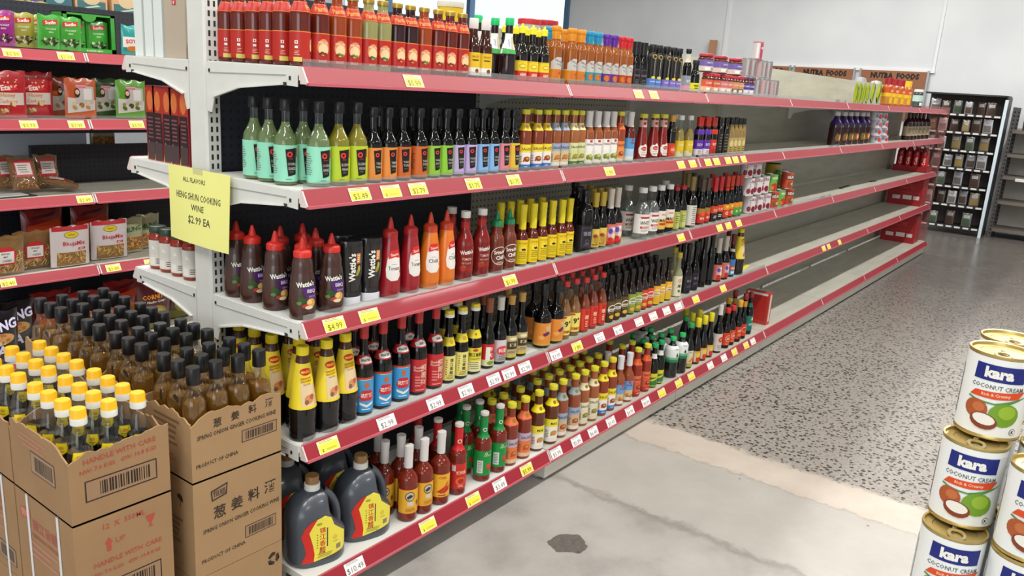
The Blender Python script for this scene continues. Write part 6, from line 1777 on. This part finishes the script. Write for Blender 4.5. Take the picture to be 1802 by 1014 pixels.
# goods on the far side of the run showing above it
for u, v, c, n in ((1462, 146, '#a5a29f', 'pale crumpled bag'), (1518, 141, '#9da1a6', 'grey-white bag'), (1545, 147, '#b5b8bc', 'white tub')):
    p = at(u, v, 1, .62)
    b = MB()
    b.lathe([(0, 0), (.1, 0), (.12, .05), (.11, .14), (.07, p.z - ZL[0] + .02), (0, p.z - ZL[0] + .03)], mat(c, .35), 14, sy=.7)
    b2 = b.build('goods_bag', None, (p.x, .64, ZL[0] + .0004))
    tag(b2, n + ' showing over the back panel of the long run', 'bag')
tubs = [(793, 12, '#d9b21e', 'yellow tub showing above the chilli bottles against the window'), (932, 42, '#c23038', 'wide red-lidded tub behind the yellow-spouted bottles'), (962, 44, '#b5303a', 'second red-lidded tub behind the orange bottles')]
for u, v, c, n in tubs:
    p = at(u, v, 1, .64)
    root = empty('food_tub', (p.x, .64, ZL[0] + .0004))
    tag(root, n, 'tub')
    hh = p.z - ZL[0] + .02
    b = MB()
    b.lathe([(0, 0), (.045, 0), (.052, hh - .02), (0, hh - .02)], mat(c if c[1] == 'd' else '#b5aaa4', .4), 18)
    b.build('tub_body', root)
    b = MB()
    b.lathe([(.054, hh - .024), (.055, hh - .022), (.055, hh - .002), (.052, hh), (0, hh)], mat('#d9d4c4' if c[1] == 'd' else c, .35), 18)
    b.build('lid', root)
for k in range(2, NB):
    b = MB()
    b.box(BAY * k + .003, .495, ZL[0] - .022, BAY * (k + 1) - .003, .84, ZL[0], GREY_S)
    part('shelf', b)
# wooden batten leaning on the far wall
p = at(1247, 70, 0, 11.3)
b = MB()
b.box(-.02, -.06, 0, .02, .06, p.z, mat('#b98a6a', .6))
o = b.build('wooden_batten', None, (11.32, p.y - .02, 0))
o.rotation_euler = (.025, .0, 0)
tag(o, 'pale wooden batten standing against the far wall', 'batten')
# brown sign boards on the far wall
BRN = mat('#94603f', .55, vary=.08, bscale=6)
for i, (u0, u1) in enumerate(((1285, 1392), (1396, 1506), (1513, 1637))):
    xw = 11.36
    p0, p1 = at(u0, 126, 0, xw), at(u1, 126, 0, xw)
    wy = p0.y - p1.y - .03
    root = empty('sign_board', (xw, (p0.y + p1.y) / 2, 1.4))
    tag(root, ('brown fitting with black stencil lettering, mostly hidden by the tins', 'brown sign board with black stencil lettering above the pale bags', 'brown sign board with black stencil lettering above the orange bottles')[i], 'sign')
    b = MB()
    b.box(-.02, -wy / 2, 0, .02, wy / 2, .66, BRN)
    b.decals([('t', 'NUTRA  FOODS', .02, .592, .088, '#231a16', wy * .72, 0, .06)], lambda s, q, off: (-.02 - off, -s, q), ds=None)
    b.build('board', root)
    b = MB()
    for sg in (-1, 1):
        b.box(-.026, sg * wy / 2 - .012, 0, .022, sg * wy / 2 + .012, .68, mat('#b9bcc0', .3, metal=.7))
    b.build('edge_trim', root)
# packet rack facing the aisle
RX, RY0, RY1, RT_ = 10.6, -.30, .62, 1.79
RK = empty('packet_rack', (RX + .2, (RY0 + RY1) / 2, 0))
tag(RK, 'dark narrow rack of small food packets at the end of the aisle', 'shelving')
b = MB()
b.box(RX + .36, RY0, .05, RX + .38, RY1, RT_ - .02, mat('#4a4038', .6))
part('back_panel', b, RK)
b = MB()
b.box(RX - .01, RY0 - .02, RT_ - .02, RX + .4, RY1, RT_, DARK_S)
part('top_panel', b, RK)
b = MB()
b.box(RX - .02, RY0 - .035, 0, RX + .015, RY0, RT_ - .05, mat('#cfdde6', .35))
part('post', b, RK)
b = MB()
b.box(RX + .015, RY0 - .03, 0, RX + .4, RY0 - .01, RT_ - .02, mat('#3a3d42', .5))
part('side_panel', b, RK)
RZ = []
for v in (208, 253, 298, 343, 384, 416 - 22, 0):
    pass
for i, (u, v) in enumerate(((1700, 201), (1690, 232), (1690, 264), (1690, 296), (1685, 328), (1685, 361), (1680, 398))):
    z = at(u, v, 0, RX).z
    RZ.append(z)
    b = MB()
    b.box(RX, RY0, z - .03, RX + .36, RY1, z, DARK_S)
    s = part('shelf', b, RK)
    b = MB()
    n = 9
    for k in range(n):
        y0 = RY0 + .02 + k * (RY1 - RY0 - .02) / n
        b.box(RX - .004, y0, z - .024, RX - .0005, y0 + (RY1 - RY0) / n * .66, z - .002, mat('#d3d2cc', .5))
    sub('ticket_strip', b, s)
PK = [('pk_clear', '#a4a7ad', '#5a4a40'), ('pk_brown', '#6a5d55', '#4a362c'), ('pk_white', '#d0d3d8', '#77706a'), ('pk_gold', '#8f8474', '#96804e'), ('pk_green', '#7d8580', '#4a5a42')]
for k, c1, c2 in PK:
    pouch(k, 'spice_packet', {'pk_clear': 'silvery clear spice packet', 'pk_brown': 'brown spice packet', 'pk_white': 'white-topped spice packet', 'pk_gold': 'golden grain packet', 'pk_green': 'green-labelled packet'}[k], .13, .19, .035, mat(c1, .2, coat=.5, metal=.35), [('r', 0, .06, .1, .09, c2), ('r', 0, .14, .08, .04, '#c9c6c6'), ('lines', 0, .14, .07, .03, 2, '#7a7470')])
rnd = random.Random(5)
RN = ('top', 'second', 'third', 'fourth', 'fifth', 'sixth', 'lowest')
for i, z in enumerate(RZ):
    n = (6, 6, 5, 6, 4, 6, 4)[i]
    for k in range(n):
        f = (k + .5) / n
        y = RY1 - .05 - f * (RY1 - RY0 - .12) + rnd.uniform(-.01, .01)
        key = rnd.choice([q[0] for q in PK])
        K = KINDS[key]
        r = put(key, RX + (.08 if k % 2 else .14) + rnd.uniform(-.015, .02), y, z, -PI2 + rnd.uniform(-.35, .35))
        PLACED.pop()
        q = rnd.uniform(.78, .96)
        r.scale = (q * rnd.uniform(.85, 1.0), q, q)
        r.rotation_euler[0] = rnd.uniform(0, .12)
        r.location.z += .004
        r['label'] = '%s on the dark rack, %s shelf, %s from left' % (K['desc'], RN[i], ORD[k])
        r['group'] = 'packets on the dark rack'
# slotted-angle stock shelving right of the rack
AK = empty('stock_shelving', (11.0, -.95, 0))
tag(AK, 'slotted-angle stock shelving, mostly bare, right of the packet rack', 'shelving')
for xx in (10.82, 11.25):
    for yy in (-.375, -1.75):
        b = MB()
        b.extrude([(xx, yy), (xx, yy - .045), (xx + .003, yy - .045), (xx + .003, yy - .003), (xx + .045, yy - .003), (xx + .045, yy)], 2, 0, 1.66, mat('#54514e', .5))
        z = .04
        while z < 1.62:
            b.box(xx - .0006, yy - .036, z, xx - .0001, yy - .02, z + .022, mat('#121212', .8))
            z += .05
        part('post', b, AK)
for z in (.12, .48, .80, 1.08, 1.38):
    b = MB()
    b.box(10.825, -1.75, z - .04, 11.3, -.38, z, mat('#6d655c', .6))
    part('shelf', b, AK)
b = MB()
b.box(11.3, -1.75, .05, 11.31, -.375, 1.4, mat('#b5afa6', .7))
part('back_panel', b, AK)
b = MB()
b.box(10.822, -.66, .745, 10.8245, -.56, .785, mat('#d9d9d6', .5))
part('shelf_card', b, AK)
for i, y in enumerate((-.56, -.72, -.88)):
    p = put('pk_brown', 10.87, y, 1.38, -PI2)
    PLACED.pop()
    p['label'] = 'brown packet on the slotted stock shelving, %s from the rack' % ORD[i]
    p['group'] = 'packets on the stock shelving'
# ------------------------------------------------------------------ coconut cream tins in the foreground
GL = mat('#c4ad6e', .36, metal=.8)
def kara_items():
    B = '#1a2473'
    C = [('p', [(-.028, .0965), (.03, .0965), (.029, .0755), (-.029, .0755)], B), ('t', 'kara', -.001, .0865, .0145, W_, .05, 0, .05), ('t', 'COCONUT CREAM', .0, .068, .0058, '#5a5a58', .06),
         ('p', [(-.03, .053), (-.024, .061), (.0, .0625), (.034, .066), (.026, .056), (.0, .053)], '#d2491f'), ('t', 'Rich & Creamy', .0, .058, .005, '#f0c8a8', .044, .06, .02),
         ('p', [(-.03, .052), (-.02, .049), (.0, .048), (.04, .06), (.042, .061), (.01, .046), (-.02, .0465), (-.031, .05)], '#4f8a3c'),
         ('e', .013, .034, .0175, .0155, '#6c9626'), ('e', .016, .038, .01, .009, '#8fb032'), ('e', -.019, .037, .0135, .0125, '#a5532c'), ('e', -.016, .04, .007, .006, '#b96a3c'), ('e', -.008, .023, .0155, .0105, '#7d3a1e', -.15), ('e', -.008, .0255, .0125, .007, '#e3e0d8', -.15), ('e', .028, .0125, .0045, .0045, '#3a3a3a'), ('e', .028, .0125, .0038, .0038, W_), ('t', 'K', .028, .0125, .0045, K_, None, 0, .03),
         ('lines', -.07, .05, .024, .06, 12, '#b0b4b8'), ('r', -.07, .05, .028, .07, '#e2e6e8'), ('lines', -.07, .05, .024, .06, 12, '#9aa0a6')]
    return C
tin('kara', 'white coconut cream tin with gold lid', .0372, .109, '#e4e6e3', kara_items(), lidm=GL, name='coconut_cream_tin', seg=36)
kx = [(-.1755, -1.600, 1.284, 'topmost, at the left', .1), (-.098, -1.602, 1.284, 'topmost, behind the left one', .3),
      (-.2140, -1.595, 1.175, 'middle layer, front left', .12), (-.1370, -1.597, 1.175, 'middle layer, behind front left', .0), (-.2500, -1.6745, 1.175, 'middle layer, front right', .1), (-.173, -1.6765, 1.175, 'middle layer, second at right', .2),
      (-.2500, -1.596, 1.066, 'lowest visible layer, front left', .35), (-.1730, -1.598, 1.066, 'lowest visible layer, behind front left', 0), (-.2540, -1.6745, 1.066, 'lowest visible layer, front right', .25), (-.1765, -1.6765, 1.066, 'lowest visible layer, second at right', 0)]
for x, y, zt, lab, r in kx:
    p = put('kara', x, y, zt - .109, -PI2 + .1 + r * .5)
    PLACED.pop()
    p['label'] = 'coconut cream tin with gold pull-ring lid, ' + lab
    p['group'] = 'coconut cream tins stacked in the foreground'
b = MB()
b.box(-.29, -1.75, 0, -.06, -1.556, .9565, CARD)
o = b.build('carton_stack', None)
tag(o, 'plain cartons below the frame carrying the coconut cream tins', 'carton')
settle()
finish_labels()
import collections
cnt = collections.Counter()
for root, yel, txt, wh in sorted(TK, key=lambda t: t[0].location.x):
    k = (yel, txt, wh)
    cnt[k] += 1
tot = dict(cnt)
cnt.clear()
for root, yel, txt, wh in sorted(TK, key=lambda t: t[0].location.x):
    k = (yel, txt, wh)
    cnt[k] += 1
    s = ('yellow' if yel else 'white') + (' price ticket reading ' + txt if txt else ' faded price ticket')
    s += ' on the %s rail' % wh
    if tot[k] > 1:
        s += ', %s such from left' % (ORD[cnt[k] - 1])
    root['label'] = s
